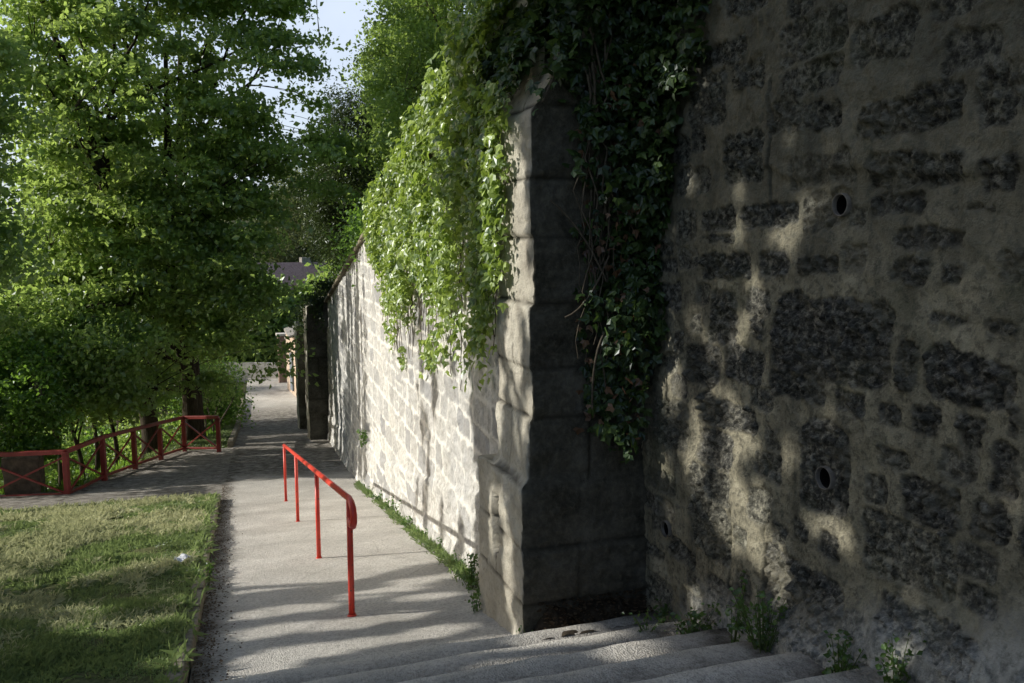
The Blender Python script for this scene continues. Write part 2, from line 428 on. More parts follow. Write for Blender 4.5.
def mat_soil(name='soil', a=(.05, .04, .028), b=(.14, .115, .08)):
    n = NT(name); f = n.noise(14, 8, .75); g = n.noise(1.2, 5, .6)
    c = n.mix(g, n.ramp(f, [(.35, a), (.65, b)]), n.ramp(f, [(.4, (.045, .06, .02)), (.7, (.12, .12, .06))]))
    return n.finish(c, 1., n.bump(f, 1., .04), .05)

def mat_red():
    n = NT('chipped_red_paint'); f = n.noise(28, 6, .7); g = n.noise(4, 4, .6)
    c = n.ramp(g, [(.3, (.52, .028, .018)), (.7, (.70, .065, .035))])
    c = n.mix(n.ramp(f, [(.60, 0.), (.64, 1.)]), c, (.12, .045, .03)); c = n.mix(n.ramp(n.noise(9, 7, .75), [(.60, 0.), (.66, .8)]), c, (.22, .04, .03))
    return n.finish(c, n.ramp(g, [(.3, .32), (.7, .5)]), n.bump(f, .25, .002), .5)

def simple(name, c1, c2, sc=8, rough=.9, bd=.01, spec=.2):
    n = NT(name); f = n.noise(sc, 6, .65); return n.finish(n.ramp(f, [(.3, c1), (.7, c2)]), rough, n.bump(f, .6, bd), spec)
M = {}
M['near'] = mat_near_wall(); M['far'] = mat_far_wall(); M['butt'] = mat_buttress(); M['path'] = mat_path()
M['soil'] = simple('damp_dark_soil', (.018, .014, .010), (.075, .06, .042), 18, 1, .04); M['ground'] = mat_soil('undergrowth_soil', (.04, .045, .02), (.13, .13, .08)); M['red'] = mat_red(); M['red2'] = mat_red(); M['red2'].name = 'weathered_dark_red_paint'
for _n in M['red2'].node_tree.nodes:
    if _n.type == 'VALTORGB' and _n.color_ramp.elements[0].color[0] > .4:
        _n.color_ramp.elements[0].color = (.15, .02, .018, 1); _n.color_ramp.elements[1].color = (.26, .036, .03, 1)
M['lawn'] = simple('turf_soil', (.035, .045, .012), (.16, .17, .07), 22, 1, .05)
M['kerb'] = simple('kerb_stone', (.10, .09, .07), (.30, .27, .2), 14)
M['pipe'] = simple('pipe_clay', (.10, .09, .08), (.2, .19, .17), 20)
M['hole'] = simple('dark_drain_interior', (.004, .004, .004), (.008, .008, .008), 20)
M['bark'] = bark_mat('bark_dark', (.018, .015, .011), (.085, .07, .05))
M['bark2'] = bark_mat('bark_grey', (.05, .043, .032), (.2, .17, .13))
M['linden'] = leaf_mat('linden_leaf', (.045, .09, .02), (.36, .49, .13), (.56, .76, .17), .5, .05)
M['shadeleaf'] = leaf_mat('maple_leaf', (.02, .05, .01), (.06, .13, .02), (.15, .3, .03), .3, .04)
M['acacia'] = leaf_mat('acacia_leaf', (.08, .14, .03), (.30, .42, .10), (.50, .68, .14), .45, .04)
M['willow'] = leaf_mat('willow_leaf', (.09, .12, .05), (.21, .24, .1), (.3, .36, .12), .4, .03)
M['yew'] = leaf_mat('yew_needle', (.018, .04, .012), (.08, .12, .035), (.14, .2, .05), .2, .04)
M['bush'] = leaf_mat('bush_leaf', (.04, .10, .012), (.16, .29, .045), (.30, .52, .06), .45, .04)
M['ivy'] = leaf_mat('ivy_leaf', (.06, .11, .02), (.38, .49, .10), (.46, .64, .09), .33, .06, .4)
M['ivyd'] = leaf_mat('shaded_ivy_leaf', (.010, .024, .008), (.07, .12, .03), (.16, .27, .05), .2, .035, .4)  # darker copy of the ivy leaf, shade painted into its colour
M['dead'] = leaf_mat('dead_leaf', (.035, .025, .016), (.15, .11, .07), (.2, .12, .06), .3, .02)
M['deadhang'] = leaf_mat('dead_ivy_leaf', (.08, .045, .03), (.28, .17, .10), (.3, .15, .07), .3, .03)
M['grass'] = leaf_mat('grass_blade', (.045, .085, .028), (.25, .33, .13), (.36, .48, .16), .35, .04)
M['hay'] = leaf_mat('cut_dry_grass', (.26, .29, .15), (.60, .60, .38), (.5, .52, .28), .3, .03)
M['weed'] = leaf_mat('weed_leaf', (.03, .07, .015), (.12, .22, .05), (.2, .36, .05), .4, .05)
M['stem'] = simple('ivy_stem', (.05, .042, .032), (.15, .125, .09), 30)

# ------------------------------------------------------------------ world and sun
w = bpy.data.worlds.new('World'); scene.world = w; w.use_nodes = True
nt = w.node_tree; bg = nt.nodes['Background']
sky = nt.nodes.new('ShaderNodeTexSky'); sky.sky_type = 'NISHITA'; sky.sun_disc = False
sky.sun_elevation = math.asin(-SUN[2]); sky.sun_rotation = math.atan2(-SUN[0], -SUN[1]) % (2*math.pi)
sky.air_density = 1.0; sky.dust_density = 2.0; sky.ozone_density = 1.0
tcs = nt.nodes.new('ShaderNodeTexCoord'); dp = nt.nodes.new('ShaderNodeVectorMath'); dp.operation = 'DOT_PRODUCT'; dp.inputs[1].default_value = Vector((.0, .93, .36)).normalized()
nt.links.new(tcs.outputs['Generated'], dp.inputs[0])
mr = nt.nodes.new('ShaderNodeMapRange'); mr.interpolation_type = 'SMOOTHSTEP'; mr.inputs[1].default_value = .72; mr.inputs[2].default_value = .98; mr.inputs[4].default_value = .8
nt.links.new(dp.outputs['Value'], mr.inputs[0])
nz = nt.nodes.new('ShaderNodeTexNoise'); nz.inputs['Scale'].default_value = 3.2; nz.inputs['Detail'].default_value = 6; nt.links.new(tcs.outputs['Generated'], nz.inputs['Vector'])
cl = nt.nodes.new('ShaderNodeMapRange'); cl.inputs[1].default_value = .3; cl.inputs[2].default_value = .6; cl.inputs[3].default_value = .55; nt.links.new(nz.outputs['Fac'], cl.inputs[0])
mu = nt.nodes.new('ShaderNodeMath'); mu.operation = 'MULTIPLY'; nt.links.new(mr.outputs[0], mu.inputs[0]); nt.links.new(cl.outputs[0], mu.inputs[1])
mx = nt.nodes.new('ShaderNodeMix'); mx.data_type = 'RGBA'; nt.links.new(mu.outputs[0], mx.inputs[0]); nt.links.new(sky.outputs[0], mx.inputs[6]); mx.inputs[7].default_value = (6.0, 6.7, 7.9, 1)
nt.links.new(mx.outputs[2], bg.inputs['Color']); bg.inputs['Strength'].default_value = .148
sd = bpy.data.lights.new('sun', 'SUN'); sd.energy = 5.0; sd.angle = math.radians(.45); sd.color = (1, .955, .87)
so = bpy.data.objects.new('sun', sd); COL.objects.link(so); so.rotation_euler = Vector(SUN).to_track_quat('-Z', 'Y').to_euler(); so.location = (-20, 10, 20)

cam = bpy.data.cameras.new('camera'); co = bpy.data.objects.new('camera', cam); COL.objects.link(co); scene.camera = co
cam.sensor_width = 36; cam.lens = 36*830/1024; cam.clip_end = 3000; cam.clip_start = .05
co.location = (0, 0, 0); co.rotation_euler = (math.radians(90-6.972), 0, math.radians(-18.76))

# ------------------------------------------------------------------ ground sheets
gx = np.unique(np.concatenate([np.linspace(-900, -60, 20), np.linspace(-60, -14, 40), np.linspace(-14, 8, 180), np.linspace(8, 60, 30), np.linspace(60, 900, 15)]))
gy = np.unique(np.concatenate([np.linspace(-400, -10, 12), np.linspace(-10, 3, 30), np.linspace(3, 36, 260), np.linspace(36, 90, 80), np.linspace(90, 1200, 25)]))
X, Y = np.meshgrid(gx, gy, indexing='ij'); Z = ground_z(X, Y)
under = (X > -.46) & (X < 5); Z = np.where(under & (Y < 70), zp(Y)-.25, Z)
Z = np.where((X > 2.8) & (Y < 60), zp(Y)-.25, Z)
far_ = sstep(90, 300, np.hypot(X, Y)); Z = Z+far_*14*(.5+fbm(X, Y, .008, 3, 2))
tag(link_mesh('ground', np_mesh('ground', np.stack([X, Y, Z], -1).reshape(-1, 3), grid_faces(len(gx), len(gy))), M['ground']), 'bare soil and undergrowth ground', 'ground', kind='structure')

# lawn surface
lx = np.linspace(-9, -.44, 110); ly = np.linspace(0, 16.4, 200); X, Y = np.meshgrid(lx, ly, indexing='ij')
Z = ground_z(X, Y)+.012
tag(link_mesh('lawn', np_mesh('lawn', np.stack([X, Y, Z], -1).reshape(-1, 3), grid_faces(110, 200)), M['lawn']), 'rough mown lawn beside the path', 'lawn', kind='structure')

# main path
u = np.linspace(0, 1, 60); py = np.concatenate([np.linspace(4.87, 18, 280), np.linspace(18.1, 70, 200)]); U, Y = np.meshgrid(u, py, indexing='ij')
X = xl(Y)+.02+(xr_(Y)+.3-xl(Y))*U
Z = zp(Y)+.012*fbm(X, Y, 1.2, 3, 1)+.004*fbm(X, Y, 9, 3, 2)
dl = X-xl(Y); dr = xr_(Y)-X
dirt_shade = np.clip(sstep(.30, .05, dl+.08*fbm(X, Y, 3, 3, 4))*.95*sstep(30, 15, Y)+sstep(.22, .0, dr+.1*fbm(X, Y, 4, 3, 5))+.9*sstep(18.5, 21, Y+.5*fbm(X, Y, .6, 3, 2))*sstep(44, 38, Y), 0, 1)  # dirt along the edges; tree shade painted over the far stretch
tag(link_mesh('path', np_mesh('path', np.stack([X, Y, Z], -1).reshape(-1, 3), grid_faces(60, len(py)), attrs={'dirt_shade': dirt_shade}), M['path']), 'pale worn concrete ramp running down beside the wall', 'path', kind='structure')

# branch path towards the bridge
bx_ = np.linspace(-9.5, -.35, 120); by_ = np.linspace(16.35, 27.2, 120); X, Y = np.meshgrid(bx_, by_, indexing='ij')
X = np.where(X > -1.2, -1.2+(X+1.2)/.85*(xl(Y)+.04+1.2), X)
Z = zp(Y)+.01*fbm(X, Y, 1.5, 3, 1)-.005
d = fence_dist(X, Y); keep = (d < .35)
F = grid_faces(120, 120); kf = keep.ravel()[F].all(1)
dirt_shade = np.clip(.8+sstep(.5, 0, -d+.2*fbm(X, Y, 2, 3, 3))+sstep(16.9, 16.4, Y)*.8, 0, 1)  # branch darker all over, more so along its edges
me = np_mesh('branch_path', np.stack([X, Y, Z], -1).reshape(-1, 3), F[kf], attrs={'dirt_shade': dirt_shade})
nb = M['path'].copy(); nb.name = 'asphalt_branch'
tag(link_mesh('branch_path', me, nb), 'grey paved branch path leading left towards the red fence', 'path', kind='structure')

# steps
sm = NT('n'); bpy.data.materials.remove(sm.m)
st_edges = [4.85-.42*i for i in range(8)]
vs = []; fs = []; prof = []
z = -2.673-.02; 
prof.append((5.02, z-.1))
for i, e in enumerate(st_edges):
    z0 = -2.673+.14*i; z1 = z0+.14
    prof += [(e+.008, z0-.012), (e+.004, z0+.05), (e, z1-.025), (e-.003, z1-.012), (e-.012, z1-.002), (e-.10, z1+.002), (e-.25, z1+.001), (e-.40, z1)]
prof.append((-3, z1)); prof = np.array(prof)
ux = np.linspace(-.36, 2.95, 170); I, K = np.meshgrid(np.arange(170), np.arange(len(prof)), indexing='ij')
X = ux[I]; Y = prof[K, 0]+.012*fbm(ux[I], K*0.+prof[K, 1]*9, 2.5, 4, 3); Zs = prof[K, 1]+.010*fbm(ux[I], prof[K, 0], 2.2, 4, 5)
_ph = np.mod(4.85-prof[K, 1]*0-prof[K, 0], .42)
tread = sstep(.09, .19, _ph+.06*fbm(X, Y, 4, 3, 6))*.62*(prof[K, 0] < 4.85)  # treads darker behind each edge so the steps stand out
nose = sstep(.09, .03, _ph+.03*fbm(X, Y, 3, 3, 5))*.45*(prof[K, 0] < 4.86)
dirt_shade = np.clip(tread+sstep(.4, .05, X+.36+.1*fbm(X, Y, 3, 3, 4))*.8+sstep(.35, 0, 2.69-X+.12*fbm(X, Y, 4, 3, 5)), 0, 1)
tag(link_mesh('steps', np_mesh('steps', np.stack([X, Y, Zs], -1).reshape(-1, 3), grid_faces(170, len(prof)), attrs={'dirt_shade': dirt_shade, 'nose': nose}), M['path']), 'worn concrete steps at the head of the ramp', 'steps', kind='structure')

# soil heap in the corner behind the buttress
a, b = 60, 40; U, V = np.meshgrid(np.linspace(1.80, 2.78, a), np.linspace(4.70, 5.12, b), indexing='ij')
Z = -2.70+.055*sstep(4.7, 4.78, V)+.22*sstep(4.75, 5.12, V)*sstep(1.8, 2.0, U)+.03*fbm(U, V, 7, 4, 1)+.01*fbm(U, V, 30, 3, 2)
Z = np.where(V < 4.86, np.maximum(Z-.03, zp(V)+.10+.02*fbm(U, V, 8, 3, 3)), Z)
tag(link_mesh('soil', np_mesh('soil', np.stack([U, V, Z], -1).reshape(-1, 3), grid_faces(a, b)), M['soil']), 'dark damp soil heaped in the corner by the buttress', 'soil', kind='structure')

# ------------------------------------------------------------------ masonry
def stones_field(Yc, Zc, stones, edge=.012, wob=.02, s=0):
    m = np.zeros(Yc.shape); tone = np.zeros(Yc.shape); rough = np.zeros(Yc.shape)
    n1 = fbm(Yc, Zc, 11, 4, s)*wob+fbm(Yc, Zc, 3, 2, s+2)*wob
    for (yc, zc, hw, hh, tn, rg) in stones:
        win = (np.abs(Yc-yc) < hw+.08) & (np.abs(Zc-zc) < hh+.08)
        if not win.any(): continue
        rot = math.sin(yc*57+zc*31)*.05
        dy = Yc[win]-yc; dz = Zc[win]-zc
        a = np.abs(dy*math.cos(rot)+dz*math.sin(rot)); b_ = np.abs(dz*math.cos(rot)-dy*math.sin(rot))
        r = min(hw, hh)*.45
        qx = a-hw+r; qy = b_-hh+r
        d = np.hypot(np.maximum(qx, 0), np.maximum(qy, 0))+np.minimum(np.maximum(qx, qy), 0)-r+n1[win]
        v = sstep(edge, -edge, d)
        up = v > m[win]
        t = m[win]; t[up] = v[up]; m[win] = t
        t = tone[win]; t[up] = tn; tone[win] = t
        t = rough[win]; t[up] = rg; rough[win] = t
    return m, tone, rough

root_wall = empty('retaining_wall', (2.5, 8, -3), 'tall old stone retaining wall along the right of the path, sunlit beyond its first buttress and dark in front', 'wall')

# near wall (upper flight)
NEAR = [(3.23,-0.46,0.43,0.22),(4.13,-0.15,0.27,0.09),(3.68,-0.13,0.14,0.08),(3.33,-0.12,0.17,0.06),(2.66,0.01,0.20,0.06),(2.76,-0.13,0.12,0.07),(2.54,-0.14,0.07,0.05),(4.13,-0.44,0.16,0.16),(3.80,-0.47,0.07,0.07),(4.34,-0.75,0.20,0.12),(3.91,-0.69,0.19,0.11),(3.44,-0.73,0.23,0.07),(3.05,-0.74,0.12,0.07),(2.81,-0.75,0.08,0.07),(2.62,-0.74,0.08,0.07),(2.39,-0.74,0.07,0.07),(2.41,-0.53,0.22,0.11),(2.73,-0.52,0.06,0.12),(4.22,0.12,0.19,0.08),(3.74,0.13,0.26,0.07),(4.22,0.01,0.19,0.03),(2.47,0.12,0.13,0.03),(2.87,-1.09,0.08,0.08),(2.58,-1.08,0.16,0.11),(2.29,-1.06,0.10,0.09),(3.18,-0.97,0.12,0.07),(4.05,-1.00,0.31,0.09),(4.15,-1.23,0.19,0.12),(3.22,-1.10,0.19,0.24),(2.22,-0.65,0.05,0.09),(2.53,-0.31,0.11,0.04),(2.29,-0.33,0.08,0.04),(2.85,0.15,0.16,0.06),(3.97,0.45,0.20,0.15),(4.34,0.81,0.22,0.17),(3.46,0.59,0.30,0.08),(2.80,0.52,0.30,0.09),(3.93,0.88,0.16,0.08),(2.35,0.24,0.10,0.09),(2.37,0.52,0.10,0.13),(3.39,0.77,0.22,0.08),(2.75,0.28,0.27,0.08),(3.33,0.33,0.25,0.09),(4.21,-1.74,0.23,0.18),(2.69,-1.33,0.28,0.15),(3.34,-1.81,0.35,0.21),(2.51,-1.60,0.30,0.10),(4.68,-1.19,0.23,0.16),(2.24,-0.84,0.08,0.11)]
rr = random.Random(3); near_st = []
for q in NEAR:
    y_, z_ = q[0], q[1]
    tn = rr.uniform(0, .3)+(.55 if z_ < -.9 and rr.random() < .5 else 0)+(.45 if z_ > .25 else 0)
    near_st.append((q[0], q[1], q[2]-.014, q[3]-.010, min(tn, .9), rr.uniform(.3, .9) if z_ > .25 or tn > .4 else rr.uniform(.6, 1.1)))
def overlaps(q): return any(abs(q[0]-s[0]) < (q[2]+s[2])*.98 and abs(q[1]-s[1]) < (q[3]+s[3])*.96 for s in near_st)
for _ in range(9000):
    hw = rr.uniform(.06, .30); hh = min(rr.uniform(.05, .14), hw*.9)
    q = (rr.uniform(-1, 5.1), rr.uniform(-2.5, 3.2), hw, hh)
    if q[1] > .5: q = (q[0], q[1], hw*1.25, hh*1.15)
    if not overlaps((q[0], q[1], q[2]+.004, q[3]+.002)): near_st.append((*q, rr.choice([rr.uniform(.15, .5), rr.uniform(.45, .9)]), rr.uniform(.2, .8)))
ny_, nz_ = 560, 560
yy = np.concatenate([np.linspace(-2.5, 1.7, 61)[:-1], np.linspace(1.7, 5.3, 500)]); uu = np.linspace(0, 1, nz_)
Y, U = np.meshgrid(yy, uu, indexing='ij')
zt = 2.83-.2*(Y-2.0)+.3; zb = np.where(Y < 4.9, np.maximum(-2.673+.333*(4.85-Y), -9), -2.8)-.3; zb = np.minimum(zb, -1.5)
Zw = zb+(zt-zb)*np.where(U < .85, U*1.0, U)
st, tone, rg = stones_field(Y, Zw, near_st, .010, .020, 1)
h = .02*fbm(Y, Zw, 1.2, 4, 2)+.006*fbm(Y, Zw, 14, 4, 3)
crag = np.abs(fbm(Y, Zw, 17, 5, 4, .65))
h = h+.022*sstep(.2, .9, Zw)*np.abs(fbm(Y, Zw, 5, 6, 2, .62))+st*(-.010+.05*rg*(crag-.22)+.012*fbm(Y, Zw, 5, 3, 6))
h = h+(1-st)*.012*np.abs(fbm(Y, Zw, 7, 4, 7))
# overhanging projecting course
h = h+.03*sstep(.30, .34, Zw+.06*fbm(Y, Zw*0, 2.5, 3, 3)-.10*(Y-3))*sstep(4.9, 3.2, Y)*.9
# sloping pale plinth at the foot
foot = (-2.673+.333*(4.85-Y))
pl = sstep(.42, .06, Zw-foot+.14*fbm(Y, Zw, 2.0, 4, 5)-.10*sstep(3.4, 2.4, Y))
h = h+.16*sstep(.5, -.05, Zw-foot+.1*fbm(Y, Zw*.3, 2, 3, 5))*sstep(4.4, 3.0, Y)
# cracks
for (yc, z0, z1) in ((3.66, -2.05, -1.35), (3.99, -2.0, -1.55), (3.72, .1, .8)):
    cy_ = yc+.03*fbm(Zw, Zw*0, 5, 3, 2); band = sstep(z0-.05, z0, Zw)*sstep(z1+.05, z1, Zw)
    h = h-.035*band*sstep(.014, .004, np.abs(Y-cy_))
HOLES = [(3.1875, .161, .049), (3.213, -1.144, .053), (4.727, -1.912, .05)]
for (yc, zc, r) in HOLES:
    d = np.hypot(Y-yc, Zw-zc); h = np.where(d < r+.035, h*.3-.012, h); h = np.where(d < r*.97, -.35, h)
pale = np.clip(pl*(.55+.65*sstep(-.25, .15, fbm(Y, Zw, 1.6, 3, 6))), 0, 1)*sstep(4.9, 3.9, Y)
V = np.stack([WN-h, Y, Zw], -1).reshape(-1, 3)
link_mesh('upper_masonry', np_mesh('upper_masonry', V, grid_faces(len(yy), nz_)[:, ::-1], attrs={'stone': st, 'tone': tone, 'pale': pale}), M['near'], root_wall)
for (yc, zc, r) in HOLES:
    mb = MB(); n = 28
    prof = [(.012, r*.95), (-.008, r*.97), (-.012, r*1.0), (-.010, r*1.10), (.03, r*1.14)]
    for i in range(len(prof)):
        for k in range(n):
            a = 2*math.pi*k/n; mb.v.append((WN+prof[i][0], yc+prof[i][1]*math.cos(a), zc+prof[i][1]*math.sin(a)))
    for i in range(len(prof)-1):
        for k in range(n):
            k2 = (k+1) % n; mb.f.append((i*n+k, i*n+k2, (i+1)*n+k2, (i+1)*n+k))
    p = mb.build('drain_pipe', M['pipe'], root_wall, True)
    mb = MB(); mb.tube([(WN+.011, yc, zc), (WN+.3, yc, zc)], r*.95, n, False); b0 = len(mb.v); mb.v += [(WN+.29, yc+r*.93*math.cos(2*math.pi*k/n), zc+r*.93*math.sin(2*math.pi*k/n)) for k in range(n)]; mb.f.append(tuple(range(b0, b0+n)))
    q = mb.build('pipe_interior', M['hole'], None); q.parent = p; q.location = (0, 0, 0)

# far wall (lower flight)
rr = random.Random(9); far_st = []
zc = -9.5
while zc < 3:
    hh = rr.uniform(.12, .19); yc = 5.2+rr.uniform(0, .3)
    while yc < 46:
        hw = rr.uniform(.18, .46)
        if rr.random() < .12:
            far_st.append((yc+hw, zc+hh*1.5, hw-.02, hh*.42, 0 if rr.random() < .7 else .4, .5)); far_st.append((yc+hw, zc+hh*.5, hw-.02, hh*.42, .1, .5))
        else:
            tn = 0 if rr.random() < .5 else rr.uniform(.15, .75)
            far_st.append((yc+hw, zc+hh+rr.uniform(-.012, .012), hw-.016, hh-.018, tn, rr.uniform(.3, 1)))
        yc += 2*hw
    zc += 2*hh
yy = np.concatenate([np.linspace(5.3, 12, 340), np.linspace(12.03, 24, 320), np.linspace(24.1, 46, 160)]); nz_ = 240; uu = np.linspace(0, 1, nz_)
Y, U = np.meshgrid(yy, uu, indexing='ij'); zt = wtop(Y)+.03*fbm(Y, Y*0, 1.5, 2, 3); zt = np.where(Y > 26.5, wtop(26.5)-.10*(Y-26.5)-.8, zt); zb = zp(Y)-.3; Zw = zb+(zt-zb)*U
near_mask = [s for s in far_st]
st = np.zeros(Y.shape); tone = np.zeros(Y.shape); rg = np.zeros(Y.shape)
# rasterise by slabs for speed
for a_ in range(0, len(yy), 40):
    b_ = min(a_+40, len(yy)); lo, hi = yy[a_]-.6, yy[b_-1]+.6; zlo, zhi = Zw[a_:b_].min()-.3, Zw[a_:b_].max()+.3
    sub = [s for s in far_st if lo < s[0] < hi and zlo < s[1] < zhi]
    st[a_:b_], tone[a_:b_], rg[a_:b_] = stones_field(Y[a_:b_], Zw[a_:b_], sub, .011, .016, 2)
h = .015*fbm(Y, Zw, .6, 3, 2)+.010*fbm(Y, Zw, 10, 4, 3)+st*(-.006+.026*rg*fbm(Y, Zw, 9, 4, 5))
foot = zp(Y)
h = h+.03*sstep(.8, .75, Zw-foot+.10*fbm(Y, Zw*0, .8, 2, 4))+.05*sstep(.35, -.1, Zw-foot+.2*fbm(Y, Zw, 3, 4, 4))
# niche with a missing stone
h = np.where((np.abs(Y-15.9-.1*fbm(Y, Zw, 4, 2, 1)) < .28) & (np.abs(Zw+3.75-.08*fbm(Y, Zw, 5, 2, 2)) < .22), -.22, h)
pale = sstep(.9, .2, Zw-foot)*.35+sstep(16, 20, Y)*.3+sstep(.9, 0, wtop(Y)-Zw)*.7
V = np.stack([xw(Y)-h, Y, Zw], -1).reshape(-1, 3)
link_mesh('lower_masonry', np_mesh('lower_masonry', V, grid_faces(len(yy), nz_)[:, ::-1], attrs={'stone': st, 'tone': tone, 'pale': pale}), M['far'], root_wall)
# coping slabs of the lower wall
mb = MB(); y_ = 5.9; cr = random.Random(4)
while y_ < 26.5:
    L = cr.uniform(.5, .9); ym = y_+L/2
    sh = [(-.07-cr.uniform(0, .03), -.02), (-.07, .07), (.5, .10), (.5, -.02)]
    vv = []
    for yy_ in (y_+.01, y_+L-.01):
        for dx, dz in sh: vv.append((xw(ym)+dx, yy_, wtop(yy_)+dz+.02))
    mb.add(vv, [(0,1,2,3), (7,6,5,4), (0,4,5,1), (1,5,6,2), (2,6,7,3), (3,7,4,0)]); y_ += L
mb.build('coping', simple('mossy_coping', (.07, .065, .045), (.28, .24, .17), 10), root_wall, bevel=.012)

# buttresses
def buttress(name, x0, xb, ya, yb, ztop, zbot, joints, slot=None, res=.018, top_slope=1.75, offset_z=None, mat=None, plain=False):
    rr = random.Random(int(ya*10))
    nz = int((ztop+(xb-x0)*top_slope-zbot)/(res*1.4)); zs = np.linspace(zbot, ztop+(xb-x0)*top_slope, nz)
    la, lb, lc = xb-x0, yb-ya, xb-x0
    na, nb_ = int(la/res)+2, int(lb/res)+2
    seg = [('a', t) for t in np.linspace(0, 1, na)]+[('b', t) for t in np.linspace(0, 1, nb_)[1:]]+[('c', t) for t in np.linspace(0, 1, na)[1:]]
    V = np.zeros((nz, len(seg), 3)); J = np.zeros((nz, len(seg))); SD = np.zeros((nz, len(seg)))
    js = [zbot-1]+list(joints)+[99]
    offs = [(rr.uniform(-.012, .012), rr.uniform(-.012, .012)) for _ in js]
    vj = [rr.uniform(.35, .65) if k % 2 else -1 for k in range(len(js))]
    kinds = np.array([ord(s[0]) for s in seg]); T = np.array([s[1] for s in seg])
    for i, z in enumerate(zs):
        k = sum(1 for j in js if z > j)-1
        dj = min(abs(z-j) for j in js)
        ox, oy = offs[k]
        xx0 = x0+ox+max(0, z-ztop)/top_slope
        xx0 = min(xx0, xb-.002)
        yy0 = ya+oy; yy1 = yb+(0 if offset_z is None or z < offset_z else -.25)
        if offset_z is not None: k2 = float(sstep(offset_z+.06, offset_z-.01, z)); xx0 -= .075*k2; yy0 -= .055*k2
        X = np.where(kinds == ord('a'), xb+(xx0-xb)*T, np.where(kinds == ord('b'), xx0, xx0+(xb-xx0)*T))
        Yy = np.where(kinds == ord('a'), yy0, np.where(kinds == ord('b'), yy0+(yy1-yy0)*T, yy1))
        nx = np.where(kinds == ord('b'), -1., 0.); ny = np.where(kinds == ord('a'), -1., np.where(kinds == ord('c'), 1., 0.))
        # round the arrises
        e = .016+.016*vnoise(np.full(len(T), z*9.), T*0+ya, 1)
        d1 = np.hypot(X-xx0, Yy-yy0); cut = np.clip(1-d1/e, 0, 1)*e*.55
        V[i, :, 0] = X+cut*.7; V[i, :, 1] = Yy+cut*.7
        ss = np.where(kinds == ord('a'), X*1.0, Yy+7.3)
        f = .012*fbm(ss, np.full(len(ss), z), 4.5, 5, 1, .65)+.009*fbm(ss, np.full(len(ss), z), 19, 4, 3, .65)
        jw = dj+.008*fbm(ss, np.full(len(ss), z), 9, 2, 2)
        jm = sstep(.018, .004, jw); 
        if vj[k] > 0: jm = np.maximum(jm, sstep(.012, .003, np.abs(T-vj[k])*np.where(kinds == ord('b'), lb, la)))
        f = f-.014*jm
        if slot is not None:
            sm_ = (kinds == ord('b')) & (np.abs(Yy-slot[0]-.02*math.sin(z*30)) < slot[1]) & (abs(z-slot[2]) < slot[3]); f = np.where(sm_, -.14, f); jm = np.where(sm_, 1.3, jm)  # shade inside the slot painted with the dark joint colour
        V[i, :, 0] += nx*f; V[i, :, 1] += ny*f; V[i, :, 2] = z
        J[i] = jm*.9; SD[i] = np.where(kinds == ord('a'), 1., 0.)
    F = grid_faces(nz, len(seg))
    return np_mesh(name, V.reshape(-1, 3), F[:, ::-1] if False else F, attrs={'joint_slot_shade': J, 'side': SD})
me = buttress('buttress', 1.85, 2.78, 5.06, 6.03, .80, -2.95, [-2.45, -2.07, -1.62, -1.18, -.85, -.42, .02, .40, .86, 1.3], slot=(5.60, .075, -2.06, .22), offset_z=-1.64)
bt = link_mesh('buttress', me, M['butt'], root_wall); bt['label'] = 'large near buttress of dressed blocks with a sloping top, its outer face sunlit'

# second and third buttress farther down, same stone, shade painted on their near sides
for (ya, yb, x0, zt_) in ((27.2, 28.3, xw(27.2)-.62, -2.1), (32.2, 33.2, xw(32.2)-.78, -3.2)):
    me = buttress('buttress', x0, xw(ya)+.1, ya, yb, zt_, float(zp(ya))-.3, [float(zp(ya))+.45*k for k in range(1, 12)], res=.05, top_slope=.35)
    link_mesh('buttress', me, M['butt'], root_wall)

# terrace on top of the wall
tx = np.linspace(0, 1, 40)**2*120; ty = np.concatenate([np.linspace(-20, 50, 140), np.linspace(52, 200, 20)]); U, Y = np.meshgrid(tx, ty, indexing='ij')
X = np.where(Y < 5.5, WN, xw(np.clip(Y, 5.5, 200)))+.25+U; Z = np.where(Y < 5.5, 2.6-.2*(Y-2), wtop(np.clip(Y, 0, 80)))-.05+np.clip(U, 0, 15)*.12+.1*fbm(X, Y, .8, 3, 1)
Z = np.where(Y > 27, np.interp(Y, [27, 32, 60, 200], [wtop(27), -3.2, -6, -8])+np.clip(U-.5, 0, 10)*.3, Z)
tag(link_mesh('terrace_ground', np_mesh('terrace_ground', np.stack([X, Y, Z], -1).reshape(-1, 3), grid_faces(40, len(ty))), M['ground']), 'raised terrace ground behind the wall', 'ground', kind='structure')

# ------------------------------------------------------------------ kerb
root = empty('kerb', (-.4, 10, -3.6), 'low stone kerb edging the lawn along the left of the path', 'kerb')
mb = MB(); y_ = 1.0; cr = random.Random(12)
while y_ < 16.4:
    L = cr.uniform(.6, 1.0); zz = []
    vv = []
    dx = cr.uniform(-.015, .015); dz = cr.uniform(-.015, .02)
    for yy_ in (y_+.006, y_+L-.006):
        zc = float(zp(yy_)) if yy_ > 4.85 else -2.673+.2*(4.85-yy_)
        for a, b in ((-.46, -.2), (-.46, .12), (-.345, .125), (-.335, -.2)): vv.append((a+dx, yy_, zc+b+dz))
    mb.add(vv, [(0,1,2,3), (7,6,5,4), (0,4,5,1), (1,5,6,2), (2,6,7,3), (3,7,4,0)]); y_ += L
mb.build('kerb_stones', M['kerb'], root, bevel=.018)
root = empty('kerb', (.0, 32, -7), 'low stone kerb beside the far shaded stretch of the path beyond the red fence', 'kerb')
mb = MB(); y_ = 26.9
